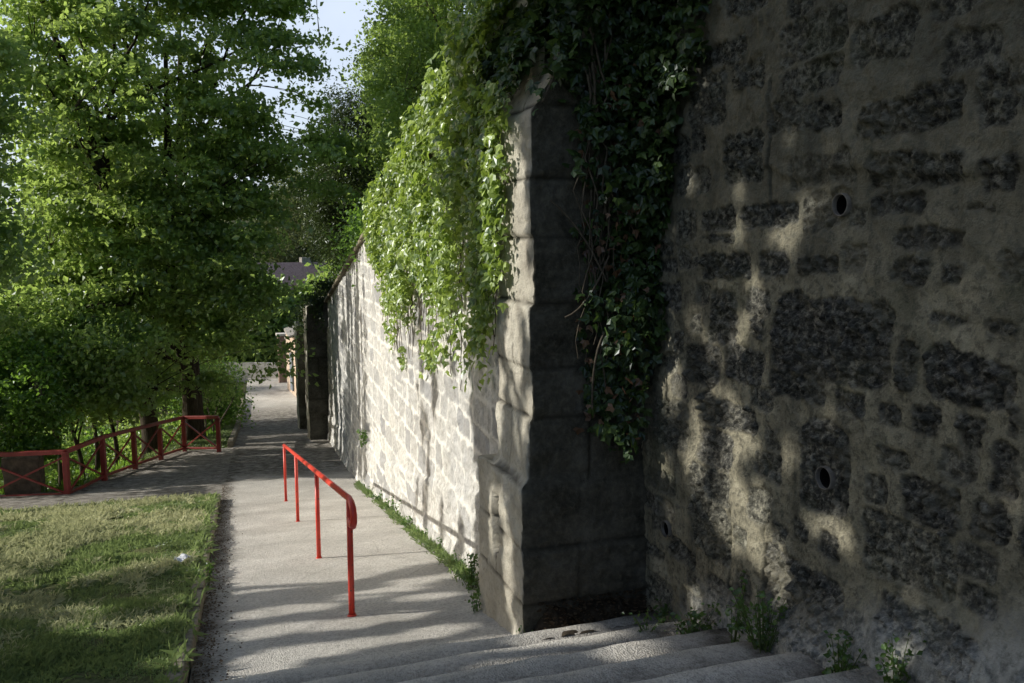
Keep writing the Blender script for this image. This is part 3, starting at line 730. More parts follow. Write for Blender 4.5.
while y_ < 44:
    L = 1.0; vv = []
    for yy_ in (y_, y_+L-.02):
        for a, b in ((-.16, -.2), (-.16, .2), (0, .2), (0.01, -.2)): vv.append((float(xl(yy_))+a, yy_, float(zp(yy_))+b))
    mb.add(vv, [(0,1,2,3), (7,6,5,4), (0,4,5,1), (1,5,6,2), (2,6,7,3), (3,7,4,0)]); y_ += L
mb.build('kerb_stones', M['kerb'], root, bevel=.02)

# ------------------------------------------------------------------ handrail
XR = .824
def rz(y): return -.803-.19*y
root = empty('handrail', (XR, 10.9, -3.9), 'bright red steel tube handrail standing in the middle of the ramp', 'handrail')
ys = [6.42, 9.13, 12.36, 15.37]
pts = [(XR, y, rz(y)) for y in (15.42, 12.36, 9.13, 6.62)]
y0 = 6.42; z0 = rz(y0)
pts += [(XR, 6.44, z0), (XR+.004, 6.34, z0-.004), (XR+.008, 6.27, z0-.035), (XR+.01, 6.245, z0-.085), (XR+.01, 6.25, z0-.14), (XR+.009, 6.285, z0-.18), (XR+.006, 6.335, z0-.19), (XR+.002, 6.39, z0-.175), (XR, 6.42, z0-.15)]
mb = MB(); mb.tube(pts, .0265, 14); mb.build('top_rail', M['red'], root, True)
for y in ys:
    mb = MB(); mb.tube([(XR, y, float(zp(y))-.1), (XR, y, rz(y)-.005)], .0245, 14); p = mb.build('post', M['red'], root, True)
    mb = MB(); mb.tube([(XR, y, float(zp(y))-.01), (XR, y, float(zp(y))+.012)], [.04, .03], 14); c = mb.build('weld_collar', M['red']); c.parent = p; c.location = (0, 0, 0)

# ------------------------------------------------------------------ fence
def beam(mb, a, b, w, h):
    a = Vector(a); b = Vector(b); t = (b-a).normalized(); s = t.cross(Vector((0,0,1))).normalized()*w; u_ = s.cross(t).normalized()*h
    vv = []
    for p in (a, b):
        for sa, sb in ((-1,-1),(1,-1),(1,1),(-1,1)): vv.append(tuple(p+s*sa+u_*sb))
    mb.add(vv, [(0,1,2,3), (7,6,5,4), (0,4,5,1), (1,5,6,2), (2,6,7,3), (3,7,4,0)])
FP = [FC[1], FC[0]]+FA+[FB]
root = empty('fence', (-2.5, 23.4, -6), 'dark red painted fence with cross braced panels along the branch path', 'fence')
def fz(p): return float(zp(p[1]))-.02-(.12 if p[0] < -3.5 else 0)
HF = [1.08]*len(FP)
for i, p in enumerate(FP):
    z = fz(p); mb = MB(); mb.box((p[0], p[1], z+HF[i]/2-.1), (.055, .055, HF[i]/2+.1), math.atan2(.95, .28)); mb.build('post', M['red2'], root, bevel=.008)
for i in range(len(FP)-1):
    a, b = FP[i], FP[i+1]; za, zb_ = fz(a), fz(b)
    mb = MB(); beam(mb, (*a, za+1.08), (*b, zb_+1.08), .05, .045); mb.build('top_rail', M['red2'], root, bevel=.006)
    mb = MB(); beam(mb, (*a, za+.13), (*b, zb_+.13), .03, .03); mb.build('bottom_rail', M['red2'], root, bevel=.006)
    mb = MB(); beam(mb, (a[0]+.012, a[1], za+.15), (b[0]+.012, b[1], zb_+.99), .016, .02); beam(mb, (a[0]-.03, a[1], za+.99), (b[0]-.03, b[1], zb_+.15), .016, .02); mb.build('cross_brace', M['red2'], root)

# stone block pier at the left end of the fence
def rough_block(name, c, h, mat, parent=None, amp=.03, n=14):
    import bmesh
    bm = bmesh.new(); bmesh.ops.create_cube(bm, size=2); bmesh.ops.subdivide_edges(bm, edges=bm.edges, cuts=n, use_grid_fill=True)
    for v in bm.verts:
        p = v.co.copy(); L = max(abs(p.x), abs(p.y), abs(p.z)); q = p.normalized()*1.25
        r = Vector((p.x*h[0], p.y*h[1], p.z*h[2]))
        k = .06; r = r*(1-k)+Vector((q.x*h[0], q.y*h[1], q.z*h[2]))*k
        nn = float(fbm(np.array([r.x*2+c[0]+r.z]), np.array([r.y*2+c[1]-r.z]), 2.5, 4, 2)[0])
        r += p.normalized()*nn*amp; v.co = r+Vector(c)
    me = bpy.data.meshes.new(name); bm.to_mesh(me); bm.free()
    for p in me.polygons: p.use_smooth = True
    return link_mesh(name, me, mat, parent)
tag(rough_block('stone_pier', (-4.55, 20.75, -5.3), (.36, .3, .52), simple('brown_pier_stone', (.05, .04, .03), (.17, .13, .09), 6)), 'squat brown stone pier behind the left end of the red fence', 'pier')

# ------------------------------------------------------------------ far end of the path
white = simple('white_render', (.5, .47, .42), (.66, .62, .56), 3)
pink = simple('pink_brick', (.22, .14, .11), (.42, .30, .24), 18)
dark_roof = simple('roof_tiles', (.09, .06, .055), (.24, .16, .14), 9)
grey_st = simple('grey_stone', (.16, .15, .14), (.36, .34, .3), 5)
def at(u_, D, z=None, v=None):
    Xc = (u_-512)/830*D; c, s = math.cos(math.radians(18.76)), math.sin(math.radians(18.76))
    return (Xc*c+D*s, -Xc*s+D*c, -(v-240)/830*D if v is not None else z)
a = at(225, 53); b = at(279, 52)
mb = MB(); beam(mb, (a[0]-5, a[1]+1.2, -8.5), (b[0], b[1], -8.5), .15, .78); tag(mb.build('boundary_wall', white), 'low white rendered wall closing the far end of the path in sunlight', 'wall')
p = at(281, 50)
root = empty('gate_pillar', (p[0], p[1], -8.7), 'pinkish brick gate pillar at the far end of the path, edged in white', 'pillar')
mb = MB(); mb.box((p[0], p[1], -7.3), (.3, .3, 1.55)); mb.build('shaft', pink, root, bevel=.02)
mb = MB(); mb.box((p[0], p[1], -5.68), (.38, .38, .07)); mb.build('cap', white, root, bevel=.02)
p = at(287.5, 47)
root = empty('gate_pillar', (p[0], p[1], -8.4), 'slim white rendered gate pillar standing nearer than the brick one', 'pillar')
mb = MB(); mb.box((p[0], p[1], -7.1), (.17, .3, 1.5)); mb.build('shaft', white, root, bevel=.02)
mb = MB(); mb.box((p[0], p[1], -5.54), (.24, .36, .06)); mb.build('cap', grey_st, root, bevel=.02)
# garden shed by the gate with pale gable and grey roof
p = at(300, 44)
root = empty('outbuilding', (p[0], p[1], -8.2), 'small pale outbuilding with a grey sloping roof beside the far path', 'building')
mb = MB(); mb.box((p[0]+1.2, p[1]+1.2, -6.7), (1.7, 1.8, 1.7), .08); mb.build('wall', simple('peach_render', (.4, .30, .22), (.6, .48, .38), 5), root)
mb = MB(); q = (p[0]+1.2, p[1]+1.2)
mb.add([(q[0]-1.9, q[1]-2, -5.1), (q[0]+1.9, q[1]-2, -4.1), (q[0]+1.9, q[1]+2, -4.1), (q[0]-1.9, q[1]+2, -5.1), (q[0]-1.9, q[1]-2, -4.97), (q[0]+1.9, q[1]-2, -3.97), (q[0]+1.9, q[1]+2, -3.97), (q[0]-1.9, q[1]+2, -4.97)], [(0,3,2,1),(4,5,6,7),(0,1,5,4),(1,2,6,5),(2,3,7,6),(3,0,4,7)])
mb.build('roof', grey_st, root)
mb = MB(); mb.box((q[0]-1.72, q[1]-.5, -7.1), (.04, .4, 1.0), .08); mb.build('door', simple('grey_door', (.12, .14, .16), (.2, .22, .25), 5), root)
# houses with tiled roofs behind
def house(c, w_, d_, hw_, hr, label, rot=.2, roof=dark_roof):
    root = empty('house', c, label, 'house')
    cs, sn = math.cos(rot), math.sin(rot)
    def T(x, y, z): return (c[0]+x*cs-y*sn, c[1]+x*sn+y*cs, c[2]+z)
    mb = MB(); mb.add([T(-w_, -d_, 0), T(w_, -d_, 0), T(w_, d_, 0), T(-w_, d_, 0), T(-w_, -d_, hw_), T(w_, -d_, hw_), T(w_, d_, hw_), T(-w_, d_, hw_), T(-w_, 0, hw_+hr), T(w_, 0, hw_+hr)],
        [(0,1,5,4), (1,2,6,9,5), (2,3,7,6), (3,0,4,8,7)]); mb.build('wall', grey_st, root)
    mb = MB(); o = .4; e = -.25
    mb.add([T(-w_-o, -d_-o, hw_+e), T(w_+o, -d_-o, hw_+e), T(w_+o, 0, hw_+hr+.1), T(-w_-o, 0, hw_+hr+.1), T(w_+o, d_+o, hw_+e), T(-w_-o, d_+o, hw_+e),
            T(-w_-o, -d_-o, hw_+e+.15), T(w_+o, -d_-o, hw_+e+.15), T(w_+o, 0, hw_+hr+.25), T(-w_-o, 0, hw_+hr+.25), T(w_+o, d_+o, hw_+e+.15), T(-w_-o, d_+o, hw_+e+.15)],
           [(0,1,2,3), (3,2,4,5), (6,9,8,7), (9,11,10,8), (0,6,7,1), (5,4,10,11), (1,7,8,2), (2,8,10,4), (0,3,9,6), (3,5,11,9)])
    r = mb.build('roof', roof, root)
    mb = MB(); q = T(w_*.5, .2, hw_+hr+.1); mb.box(q, (.35, .3, .5), rot); k = mb.build('chimney', grey_st); k.parent = r; k.location = (0, 0, 0)
    for x in (-w_*.55, 0, w_*.55):
        q = T(x, -d_-.02, hw_*.6); mb = MB(); mb.box(q, (.45, .04, .6), rot); f = mb.build('window', simple('window_frame', (.3, .3, .3), (.4, .4, .4)), root)
        q = T(x, -d_-.075, hw_*.6); mb = MB(); mb.box(q, (.36, .01, .5), rot); g = mb.build('pane', simple('dark_glass', (.02, .025, .03), (.03, .035, .04), 3, .1, .0001, .5)); g.parent = f; g.location = (0, 0, 0)
c = at(290, 62); house((c[0], c[1], -10), 2.6, 3.2, 5.6, 2.5, 'far house with a pinkish brown tiled roof glimpsed through the trees', .25, simple('pinkish_tiles', (.2, .13, .12), (.40, .29, .27), 9))

# ------------------------------------------------------------------ trees
def avoid_sky(p):
    if abs(p[0]+.055*p[1]) < .55 and p[1] < 27.5 and -3.2 < p[2] < 4.2 and math.sin(p[0]*91+p[2]*57) > -.4: return True
    # keeps the gap between the lime and the terrace trees open
    return (2.9 < p[0] < 4.4 and p[1] > 20 and p[2] > 4.4)
tree('lime_tree', (-1.45, 28.6, -7.0), [(-2.5, 27, 3.4, 3.5, 3.2, 7.6), (-2.3, 26.2, -1.4, 3.0, 2.8, 3.3), (.5, 25.2, -2.5, 1.4, 1.5, 2.2), (1.4, 25.6, 6.4, 2.3, 1.6, 3.0), (.3, 25.5, 1.5, 1.6, 2., 3.6), (2.6, 25.6, 2.6, 1.5, 1.3, 1.3), (-3.6, 23.8, -3.2, 1.9, 1.3, 1.5)],
     640, 290, .17, M['linden'], M['bark'], 'big leafy lime tree with several dark trunks behind the red fence', stems=((0, 0), (-.95, -.5), (.1, .5)), tr=.40, nlimb=40, clr=(.60, .20), avoid=avoid_sky, seed=1)
tree('maple_tree', (-8.4, 23.5, -7.8), [(-7.9, 22.0, 1.8, 3.2, 2.4, 6.0), (-6.0, 20.3, .2, 2.0, 1.6, 3.2), (-5.8, 21, 4, 2.0, 1.8, 4.0)], 330, 260, .15, M['linden'], M['bark'],
     'dense green maple tree filling the left edge with thin dark branches showing', tr=.28, nlimb=22, clr=(.55, .2), seed=2)
tree('hazel_bush', (-4.9, 22.0, -6.2), [(-4.75, 21.8, -3.8, 1.1, 1.0, 1.6)], 70, 170, .11, M['bush'], M['bark2'], 'bright green leafy bush at the left edge behind the fence', 'bush', stems=((0,0), (.2,.1), (-.15,.1)), tr=.05, nlimb=8, clr=(.34, .2), seed=3, cull=False)
k = 0
for (x, y, hgt, r) in ((-4.1, 24.6, 3.2, .9), (-3.35, 25.6, 3.1, .9), (-5.3, 23.4, 3.4, .9)):
    tree('sapling', (x, y, float(ground_z(x, y))), [(x, y, -3.4, r, r, 1.5)], 26, 170, .11, M['linden'], M['bark'],
         ['slender dark stemmed sapling behind the fence, left of the lime trunks', 'slender dark stemmed sapling behind the fence, closest to the lime trunks', 'slender sapling behind the stone pier'][k], 'sapling', 'saplings behind the red fence', tr=.075, nlimb=6, clr=(.45, .22), seed=10+k); k += 1
tree('hornbeam_tree', (-4.7, 25.0, -7.1), [(-4.6, 25.6, -2.7, 2.3, 3.2, 1.9), (-3.6, 23.6, -3.2, 1.6, 1.8, 1.3)], 170, 260, .14, M['linden'], M['bark'], 'low spreading hornbeam tree with a thin dark stem close behind the fence', tr=.09, nlimb=12, clr=(.58, .24), seed=55)
tree('hornbeam_tree', (-4.9, 32.5, -8.6), [(-4.0, 32.5, -3.9, 2.5, 3.0, 2.2)], 150, 240, .16, M['linden'], M['bark'], 'hornbeam tree in the shade beyond the lime trunks', tr=.10, nlimb=10, clr=(.65, .28), seed=56)
# shrub right of the fence by the path
x, y = -.85, 30.6
tree('elder_shrub', (x, y, float(ground_z(x, y))), [(x+.1, y, -5.0, .8, .9, .9)], 40, 150, .11, M['linden'], M['bark2'], 'shrub with pale fanned stems beside the far path', 'shrub', stems=((0,0), (.16,.0), (-.16,.05), (.3,.1), (-.28, 0)), tr=.07, nlimb=8, clr=(.42, .25), seed=20)
tree('background_tree', (-4.5, 37, -9.0), [(-3.6, 36.5, -2.4, 2.6, 3.6, 3.4), (-5, 38, 1.5, 2.6, 3, 3)], 260, 230, .2, M['linden'], M['bark'], 'green tree directly behind the lime tree', group='trees in the distance', tr=.3, nlimb=12, clr=(.8, .4), seed=59)
# trees out of the frame to the left which shade the steps, lawn and near wall
tree('shade_maple', (-9.5, 6.5, -3.4), [(-8.5, 6.6, 3.0, 3.0, 5.2, 4.2), (-8.5, 3.0, 1.2, 2.8, 3.6, 3.2), (-9.0, 8.0, 8.0, 3.0, 4.0, 3.0)], 430, 210, .19, M['shadeleaf'], M['bark'],
     'broad maple tree standing left of the lawn beside the camera', tr=.3, nlimb=16, clr=(.85, .4), seed=30, split=0)
tree('shade_maple', (-13.5, 12, -3.6), [(-13, 12.0, 3.0, 3.2, 3.5, 4.4)], 170, 170, .19, M['shadeleaf'], M['bark'],
     'second maple tree farther left beyond the lawn', tr=.3, nlimb=10, clr=(.85, .4), seed=31)
# terrace trees above the wall
tree('acacia_tree', (7.0, 26, -2.2), [(7.5, 26.5, 5.2, 3.2, 3.0, 5.0), (5.9, 24.5, 2.2, 2.0, 2.0, 2.8)], 420, 280, .115, M['acacia'], M['bark2'], 'light green acacia tree rising above the ivy covered wall', tr=.2, nlimb=18, clr=(.55, .35), cull=False, seed=40)
tree('acacia_tree', (10.5, 22, -.6), [(9.8, 21.0, 5.4, 3.4, 3.2, 4.6)], 260, 260, .10, M['acacia'], M['bark2'], 'light green acacia tree on the terrace, right of its neighbour and hidden behind the ivy', tr=.2, nlimb=14, clr=(.55, .35), cull=False, seed=41)
tree('acacia_tree', (8.0, 34, -3.0), [(7.9, 34, 5.4, 2.7, 2.6, 5.0)], 300, 260, .13, M['acacia'], M['bark2'], 'farther light green acacia tree on the terrace beside the patch of sky', tr=.2, nlimb=14, clr=(.55, .35), cull=False, seed=42)
tree('yew_tree', (4.9, 31, -3.4), [(4.5, 30.5, 1.2, 1.8, 1.6, 4.6)], 200, 380, .13, M['yew'], M['bark'], 'dark narrow yew tree behind the wall below the light green trees', tr=.16, nlimb=12, clr=(.5, .4), cull=False, shape='thin', seed=43)
tree('yew_tree', (5.6, 25.5, -2.4), [(5.0, 25.5, -.2, 1.4, 1.5, 2.1)], 80, 300, .12, M['yew'], M['bark'], 'low dark yew crowding the top of the wall', tr=.1, nlimb=8, clr=(.45, .35), cull=False, shape='thin', seed=44)
tree('laurel_bush', (4.1, 21.5, -1.4), [(3.9, 21.5, -.5, .8, 2.2, .9)], 44, 220, .08, M['bush'], M['bark2'], 'green laurel bush leaning over the coping of the wall', 'bush', tr=.06, nlimb=6, clr=(.4, .3), cull=False, seed=45)
tree('laurel_bush', (3.5, 17.0, -.6), [(3.0, 17.2, .25, .65, 2.6, .65)], 44, 230, .08, M['bush'], M['bark2'], 'second laurel bush, nearer, between the coping and the ivy curtain', 'bush', tr=.05, nlimb=6, clr=(.38, .28), cull=False, seed=47)
tree('ivy_bush', (3.6, 27.6, -2.4), [(3.0, 27.8, -2.1, .85, 1.2, .75), (3.1, 32.5, -3.0, .9, 1.6, .9)], 56, 200, .10, M['yew'], M['bark'], 'dark bushy growth capping the second buttress', 'bush', tr=.05, nlimb=4, clr=(.35, .25), cull=False, seed=46, shape='oval')
# background
c = at(306, 78); tree('willow_tree', (c[0], c[1], -9.5), [(c[0], c[1], .8, 4.6, 3.5, 6.6)], 280, 330, .26, M['willow'], M['bark2'], 'pale olive willow tree in the distance at the end of the path', tr=.35, nlimb=14, clr=(1.0, .8), cull=False, shape='thin', seed=50)
bgs = [(-40, 62, 6, 9), (40, 70, 6, 9), (110, 58, 5, 8), (175, 72, 6, 9), (243, 57, 3.2, 5.2), (355, 60, 4, 6), (-130, 60, 6, 10)]
labs = ['dense green tree behind the maple at the left edge', 'distant round green tree just right of the one at the left edge', 'distant green tree behind the saplings', 'distant green tree straight behind the lime trunk', 'low leafy tree at the end of the path just left of the roof', 'distant green tree between the willow and the terrace yews', 'distant green tree outside the left edge']
for i, (u_, D, r, hh) in enumerate(bgs):
    c = at(u_, D); zg = -10.5
    tree('background_tree', (c[0], c[1], zg), [(c[0], c[1], zg+hh*.62+1.0, r*1.05, r, hh*.72)], 240, 200, .46, M['acacia'] if i % 2 else M['linden'], M['bark'], labs[i], group='trees in the distance', tr=.3, nlimb=8, clr=(1.6, .9), cull=False, seed=60+i)
# undergrowth bushes behind the fence
for i, (u_, D, r, hh) in enumerate([(25, 30, 1.6, 1.2), (95, 34, 1.4, .8), (150, 33, 1.5, 1.1), (205, 33, 1.3, 1.4), (-20, 26, 1.3, 1.3), (60, 46, 2.4, 1.8), (130, 48, 2.4, 2.2), (200, 46, 2.2, 2.4)]):
    c = at(u_, D); zg = float(ground_z(c[0], c[1]))
    tree('undergrowth_bush', (c[0], c[1], zg), [(c[0], c[1], zg+hh*.75, r, r, hh)], 36, 150, .13, M['bush'] if i % 2 else M['linden'], M['bark2'],
         ['low leafy bush behind the fence beyond the stone pier', 'low bright bush in the hollow behind the saplings', 'dark low bush at the foot of the lime trunks', 'leafy bush between the lime trunk and the far path', 'leafy bush outside the left edge behind the fence', 'larger bush far across the hollow on the left', 'larger bush far across the hollow behind the saplings', 'larger bush far across the hollow behind the lime trunk'][i], 'bush', 'bushes in the hollow', tr=.05, nlimb=5, clr=(.6, .4), cull=False, seed=80+i)

# ------------------------------------------------------------------ ivy
rngi = np.random.default_rng(77)
def ivy_leaves(fn, n, size, name, mat, parent, clump=None):
    P, O = fn(n); k = P[:, 1] < 12.7+.5*fbm(P[:, 2], P[:, 2]*0, 1.2, 3, 2); P, O = P[k], O[k]; me = leaf_mesh(name, P, size, out=O, shape='ivy', upbias=.25, droop=1.6, rng=rngi); return link_mesh(name, me, mat, parent)
# lower edge of the hanging ivy (y along the wall, z)
IY = [5.9, 6.4, 7.0, 7.45, 8.1, 8.83, 9.8, 10.8, 11.7, 12.8, 13.7, 15.2, 16.5]
IZ = [-.55, -1.0, -1.25, -1.5, -1.3, -1.4, -1.65, -1.75, -1.75, -1.5, -.9, -.3, .35]
def ivy_sun(n):
    y = 5.9+rngi.random(n*3)**1.0*8.3; top = wtop(y)+.08
    z = top-(top-(np.interp(y, IY, IZ)-.1))*rngi.random(n*3)**.9
    edge = (z-np.interp(y, IY, IZ)-.3*fbm(y, z, 2.5, 3, 1))
    dens = (.10+.90*sstep(.1, 1.5, edge+.3*fbm(y, z, 1.1, 3, 8)))*sstep(-.25, .15, edge)*sstep(-.22, .12, fbm(y, z, 2.2, 4, 4)+.45*sstep(.6, 1.8, edge))
    # thin gap showing stone by the buttress
    dens *= 1-.75*sstep(.25, .05, np.abs(y-7.2))*sstep(.6, -.2, z)
    k = rngi.random(n*3) < dens; y, z = y[k][:n], z[k][:n]
    thick = .04+.30*sstep(-.4, 1.2, z-np.interp(y, IY, IZ)-.4)*(.6+.5*fbm(y, z, 1.8, 3, 6)+.3)
    h = rngi.random(len(y))**.6*np.maximum(thick, .04)
    x = xw(y)-.03-h
    O = np.tile(np.array([-1.0, -.15, .25]), (len(y), 1)); return np.stack([x, y, z], 1), O
rsun = empty('ivy', (2.1, 10, 1.2), 'sunlit bright green ivy hanging over the top of the pale wall beyond the buttress', 'ivy')
ivy_leaves(ivy_sun, 9500, .088, 'leaves', M['ivy'], rsun)
def ivy_top(n):
    y = 4.3+rngi.random(n)*9.6; top = wtop(y)
    x = xw(y)-.3+rngi.random(n)*1.3; z = top-.02+rngi.random(n)**1.5*(.16+.25*(fbm(y, x, .9, 3, 2)+.4))
    z = z-.25*sstep(.0, -.35, x-xw(y))
    O = np.tile(np.array([-.6, -.1, .8]), (n, 1)); return np.stack([x, y, z], 1), O
ivy_leaves(ivy_top, 11000, .09, 'top_leaves', M['ivy'], rsun)
mb = MB()
for i in range(46):
    y = rngi.uniform(6.2, 15.5); z = wtop(y)+.05; zend = np.interp(y, IY, IZ)+rngi.uniform(-.1, .6); pts = []
    while z > zend:
        pts.append((xw(y)-.03-.02*rngi.random(), y, z)); z -= .14; y += rngi.normal()*.04
    if len(pts) > 2: mb = MB(); mb.tube(pts, list(np.linspace(.011, .004, len(pts))), 5, False); mb.build('stem', M['stem'], rsun, True)

rdark = empty('ivy', (2.5, 5.0, 1.5), 'dark shaded ivy tumbling down the corner between the near buttress and the near wall', 'ivy')
def ivy_dark(n):
    P = []; O = []
    cand = 0
    # on the side of the buttress (y ~ 5.06) in x 2.1..2.7
    m = n*4; x = 1.95+rngi.random(m)*.76; z = -1.75+rngi.random(m)*4.2
    lo = np.interp(x, [2.02, 2.12, 2.25, 2.4, 2.52, 2.62, 2.7], [.9, -.5, -1.2, -1.6, -1.5, -.9, -.2])
    e = z-lo-.25*fbm(x*2, z, 3, 3, 2)
    left = np.interp(z, [-1.7, -1.2, -.6, 0, .5, 1., 2.5], [2.17, 2.12, 2.17, 2.25, 2.1, 1.98, 1.88])
    dens = sstep(-.1, .25, e)*sstep(-.08, .15, x-left+.1*fbm(x, z, 4, 3, 3))*(.35+.65*sstep(-.25, .15, fbm(x, z, 3, 3, 5)))
    k = rngi.random(m) < dens; x, z = x[k][:n], z[k][:n]
    y = 5.03-rngi.random(len(x))**.7*(.08+.16*sstep(2.2, 2.6, x)+.12*fbm(x, z, 2.5, 2, 1))
    return np.stack([x, y, z], 1), np.tile(np.array([-.35, -1.0, .15]), (len(x), 1))
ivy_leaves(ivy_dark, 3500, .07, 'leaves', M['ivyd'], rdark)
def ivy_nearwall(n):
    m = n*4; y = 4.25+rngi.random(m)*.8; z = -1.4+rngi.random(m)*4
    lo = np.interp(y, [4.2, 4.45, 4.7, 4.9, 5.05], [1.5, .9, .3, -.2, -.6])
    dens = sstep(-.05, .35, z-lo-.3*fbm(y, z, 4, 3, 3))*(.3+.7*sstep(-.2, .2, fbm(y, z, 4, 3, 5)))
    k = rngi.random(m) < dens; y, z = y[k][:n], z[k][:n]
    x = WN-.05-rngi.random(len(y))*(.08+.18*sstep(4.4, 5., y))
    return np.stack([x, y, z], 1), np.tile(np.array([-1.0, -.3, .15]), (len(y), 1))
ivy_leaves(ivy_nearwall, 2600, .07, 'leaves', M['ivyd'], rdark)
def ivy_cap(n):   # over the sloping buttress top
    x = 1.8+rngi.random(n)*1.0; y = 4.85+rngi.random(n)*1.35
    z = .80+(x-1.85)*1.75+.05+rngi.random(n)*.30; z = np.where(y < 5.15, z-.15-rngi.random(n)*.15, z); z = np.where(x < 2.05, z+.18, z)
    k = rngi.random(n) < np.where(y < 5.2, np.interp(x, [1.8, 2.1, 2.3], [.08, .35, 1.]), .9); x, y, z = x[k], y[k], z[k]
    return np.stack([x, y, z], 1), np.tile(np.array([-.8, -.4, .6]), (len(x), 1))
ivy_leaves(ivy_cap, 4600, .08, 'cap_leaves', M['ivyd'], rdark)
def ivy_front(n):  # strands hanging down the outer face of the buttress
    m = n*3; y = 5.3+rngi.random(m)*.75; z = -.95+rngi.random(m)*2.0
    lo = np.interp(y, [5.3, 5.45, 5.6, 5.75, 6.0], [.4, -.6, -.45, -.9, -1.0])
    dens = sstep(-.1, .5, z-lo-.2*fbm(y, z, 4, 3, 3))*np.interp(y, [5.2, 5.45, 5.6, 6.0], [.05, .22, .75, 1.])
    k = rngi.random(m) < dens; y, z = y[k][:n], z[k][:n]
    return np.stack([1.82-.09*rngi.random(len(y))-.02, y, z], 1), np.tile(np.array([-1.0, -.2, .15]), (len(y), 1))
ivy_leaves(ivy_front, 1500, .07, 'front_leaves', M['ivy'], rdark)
def dead(n):
    x = 2.15+rngi.random(n)*.45; z = -1.3+rngi.random(n)*2.4; y = 5.0-.3*rngi.random(n)*sstep(2.1, 2.6, x)
    return np.stack([x, y, z], 1), np.tile(np.array([-.35, -1.0, .15]), (n, 1))
ivy_leaves(dead, 130, .06, 'dead_leaves', M['deadhang'], rdark)
mb = MB()
for i in range(20):
    x = rngi.uniform(2.15, 2.68); z = rngi.uniform(1.0, 2.4); y = 5.02; zend = rngi.uniform(-1.5, -.2); pts = []
    while z > zend:
        pts.append((x, y-.02-.06*abs(math.sin(z*3+i)), z)); z -= .12; x = min(2.66, x+rngi.normal()*.035+ .005)
    mb = MB(); mb.tube(pts, list(np.linspace(.010, .003, len(pts))), 5, False); mb.build('stem', M['stem'], rdark, True)
for (a, b, c) in (((1.90,4.99,.86), (2.02,4.96,1.15), (2.15,5.0,1.36)), ((2.35,4.95,-.1), (2.2,4.93,-.45), (2.05,4.97,-.5)), ((2.3,4.9,-.6), (2.2,4.88,-.75), (2.22,4.9,-1.1)), ((1.95,4.98,.25), (2.15,4.93,.1), (2.35,4.95,-.3))):
    mb = MB(); mb.tube(bez(np.array(a), np.array(b), np.array(c), 8), .008, 5, False); mb.build('stem', M['stem'], rdark, True)

# ------------------------------------------------------------------ grass
rg_ = np.random.default_rng(21)
def blades(name, x, y, hgt, wdt, lean, mat, label, cat, flat=False, z_add=0., zf=ground_z):
    n = len(x); z = zf(x, y)+z_add; az = rg_.random(n)*2*np.pi; ln = lean*rg_.random(n)
    H = hgt*(.5+rg_.random(n)); W = wdt*(.6+.8*rg_.random(n))
    dx, dy = np.cos(az), np.sin(az); sx, sy = -dy, dx
    V = np.empty((n, 4, 3))
    base = np.stack([x, y, z], 1); S = np.stack([sx, sy, 0*sx], 1)*W[:, None]*.5; D = np.stack([dx, dy, 0*dx], 1)
    up = np.array([0, 0, 1.])[None]
    mid = base+up*(H*.6*np.cos(ln))[:, None]+D*(H*.5*np.sin(ln))[:, None]
    tip = base+up*(H*np.cos(ln*1.3)*.95)[:, None]+D*(H*np.sin(ln*1.3)*1.1)[:, None]
    V[:, 0] = base-S; V[:, 1] = base+S; V[:, 2] = mid+S*.7; V[:, 3] = tip
    F = np.arange(n)[:, None]*4+np.arange(4)[None]
    t = np.clip(.5+.45*fbm(x, y, .8, 3, 3)+.35*(rg_.random(n)-.5)+.0, 0, 1)
    me = np_mesh(name, V.reshape(-1, 3), F, False, {'tint': np.repeat(t, 4)})
    return tag(link_mesh(name, me, mat), label, cat, kind='stuff')
n = 240000; y = 3.5+13*rg_.random(n)**.8; x = -.45-rg_.random(n)*(.6+.30*y); k = (fbm(x, y, 2.4, 4, 2) > -.55+.35*rg_.random(n)) & (x > -7); x, y = x[k], y[k]
hg = .035+.055*np.clip(fbm(x, y, 1.1, 3, 5)+.4, 0, 1)
blades('grass', x, y, hg, .006+.0004*y, 1.1, M['grass'], 'rough short grass of the mown lawn', 'grass')
n = 95000; y = 4+12.3*rg_.random(n)**.8; x = -.5-rg_.random(n)*(.5+.30*y); k = (fbm(x, y*.8, 2.2, 4, 7) > -.15+.55*rg_.random(n)) & (x > -7); x, y = x[k], y[k]
blades('mown_hay', x, y, .05+.05*sstep(6, 11, y), .005+.0004*y, 1.55, M['hay'], 'clumps of cut yellowing grass lying on the lawn', 'grass', z_add=.03)
# verge, undergrowth
n = 26000; u_ = rg_.random(n); y = 26.9+14*rg_.random(n); x = xl(y)-.18-rg_.random(n)*2.4
blades('verge_grass', x, y, .11, .02, .9, M['grass'], 'grass on the narrow verge left of the far path', 'grass')
n = 70000; x = -.6-rg_.random(n)*16; y = 19+rg_.random(n)*34; k = (fence_dist(x, y) > .3) & (fbm(x, y, .45, 3, 2) > -.0); x, y = x[k], y[k]
blades('ground_cover', x, y, .22, .06, 1.0, M['bush'], 'leafy green ground cover in the hollow behind the fence', 'ground cover')
n = 9000; x = -.45-rg_.random(n)*8; y = 16.3+.5*rg_.random(n)**2
blades('lawn_edge_grass', x, y, .07, .009, 1., M['grass'], 'ragged grass growing over the top edge of the lawn', 'grass')
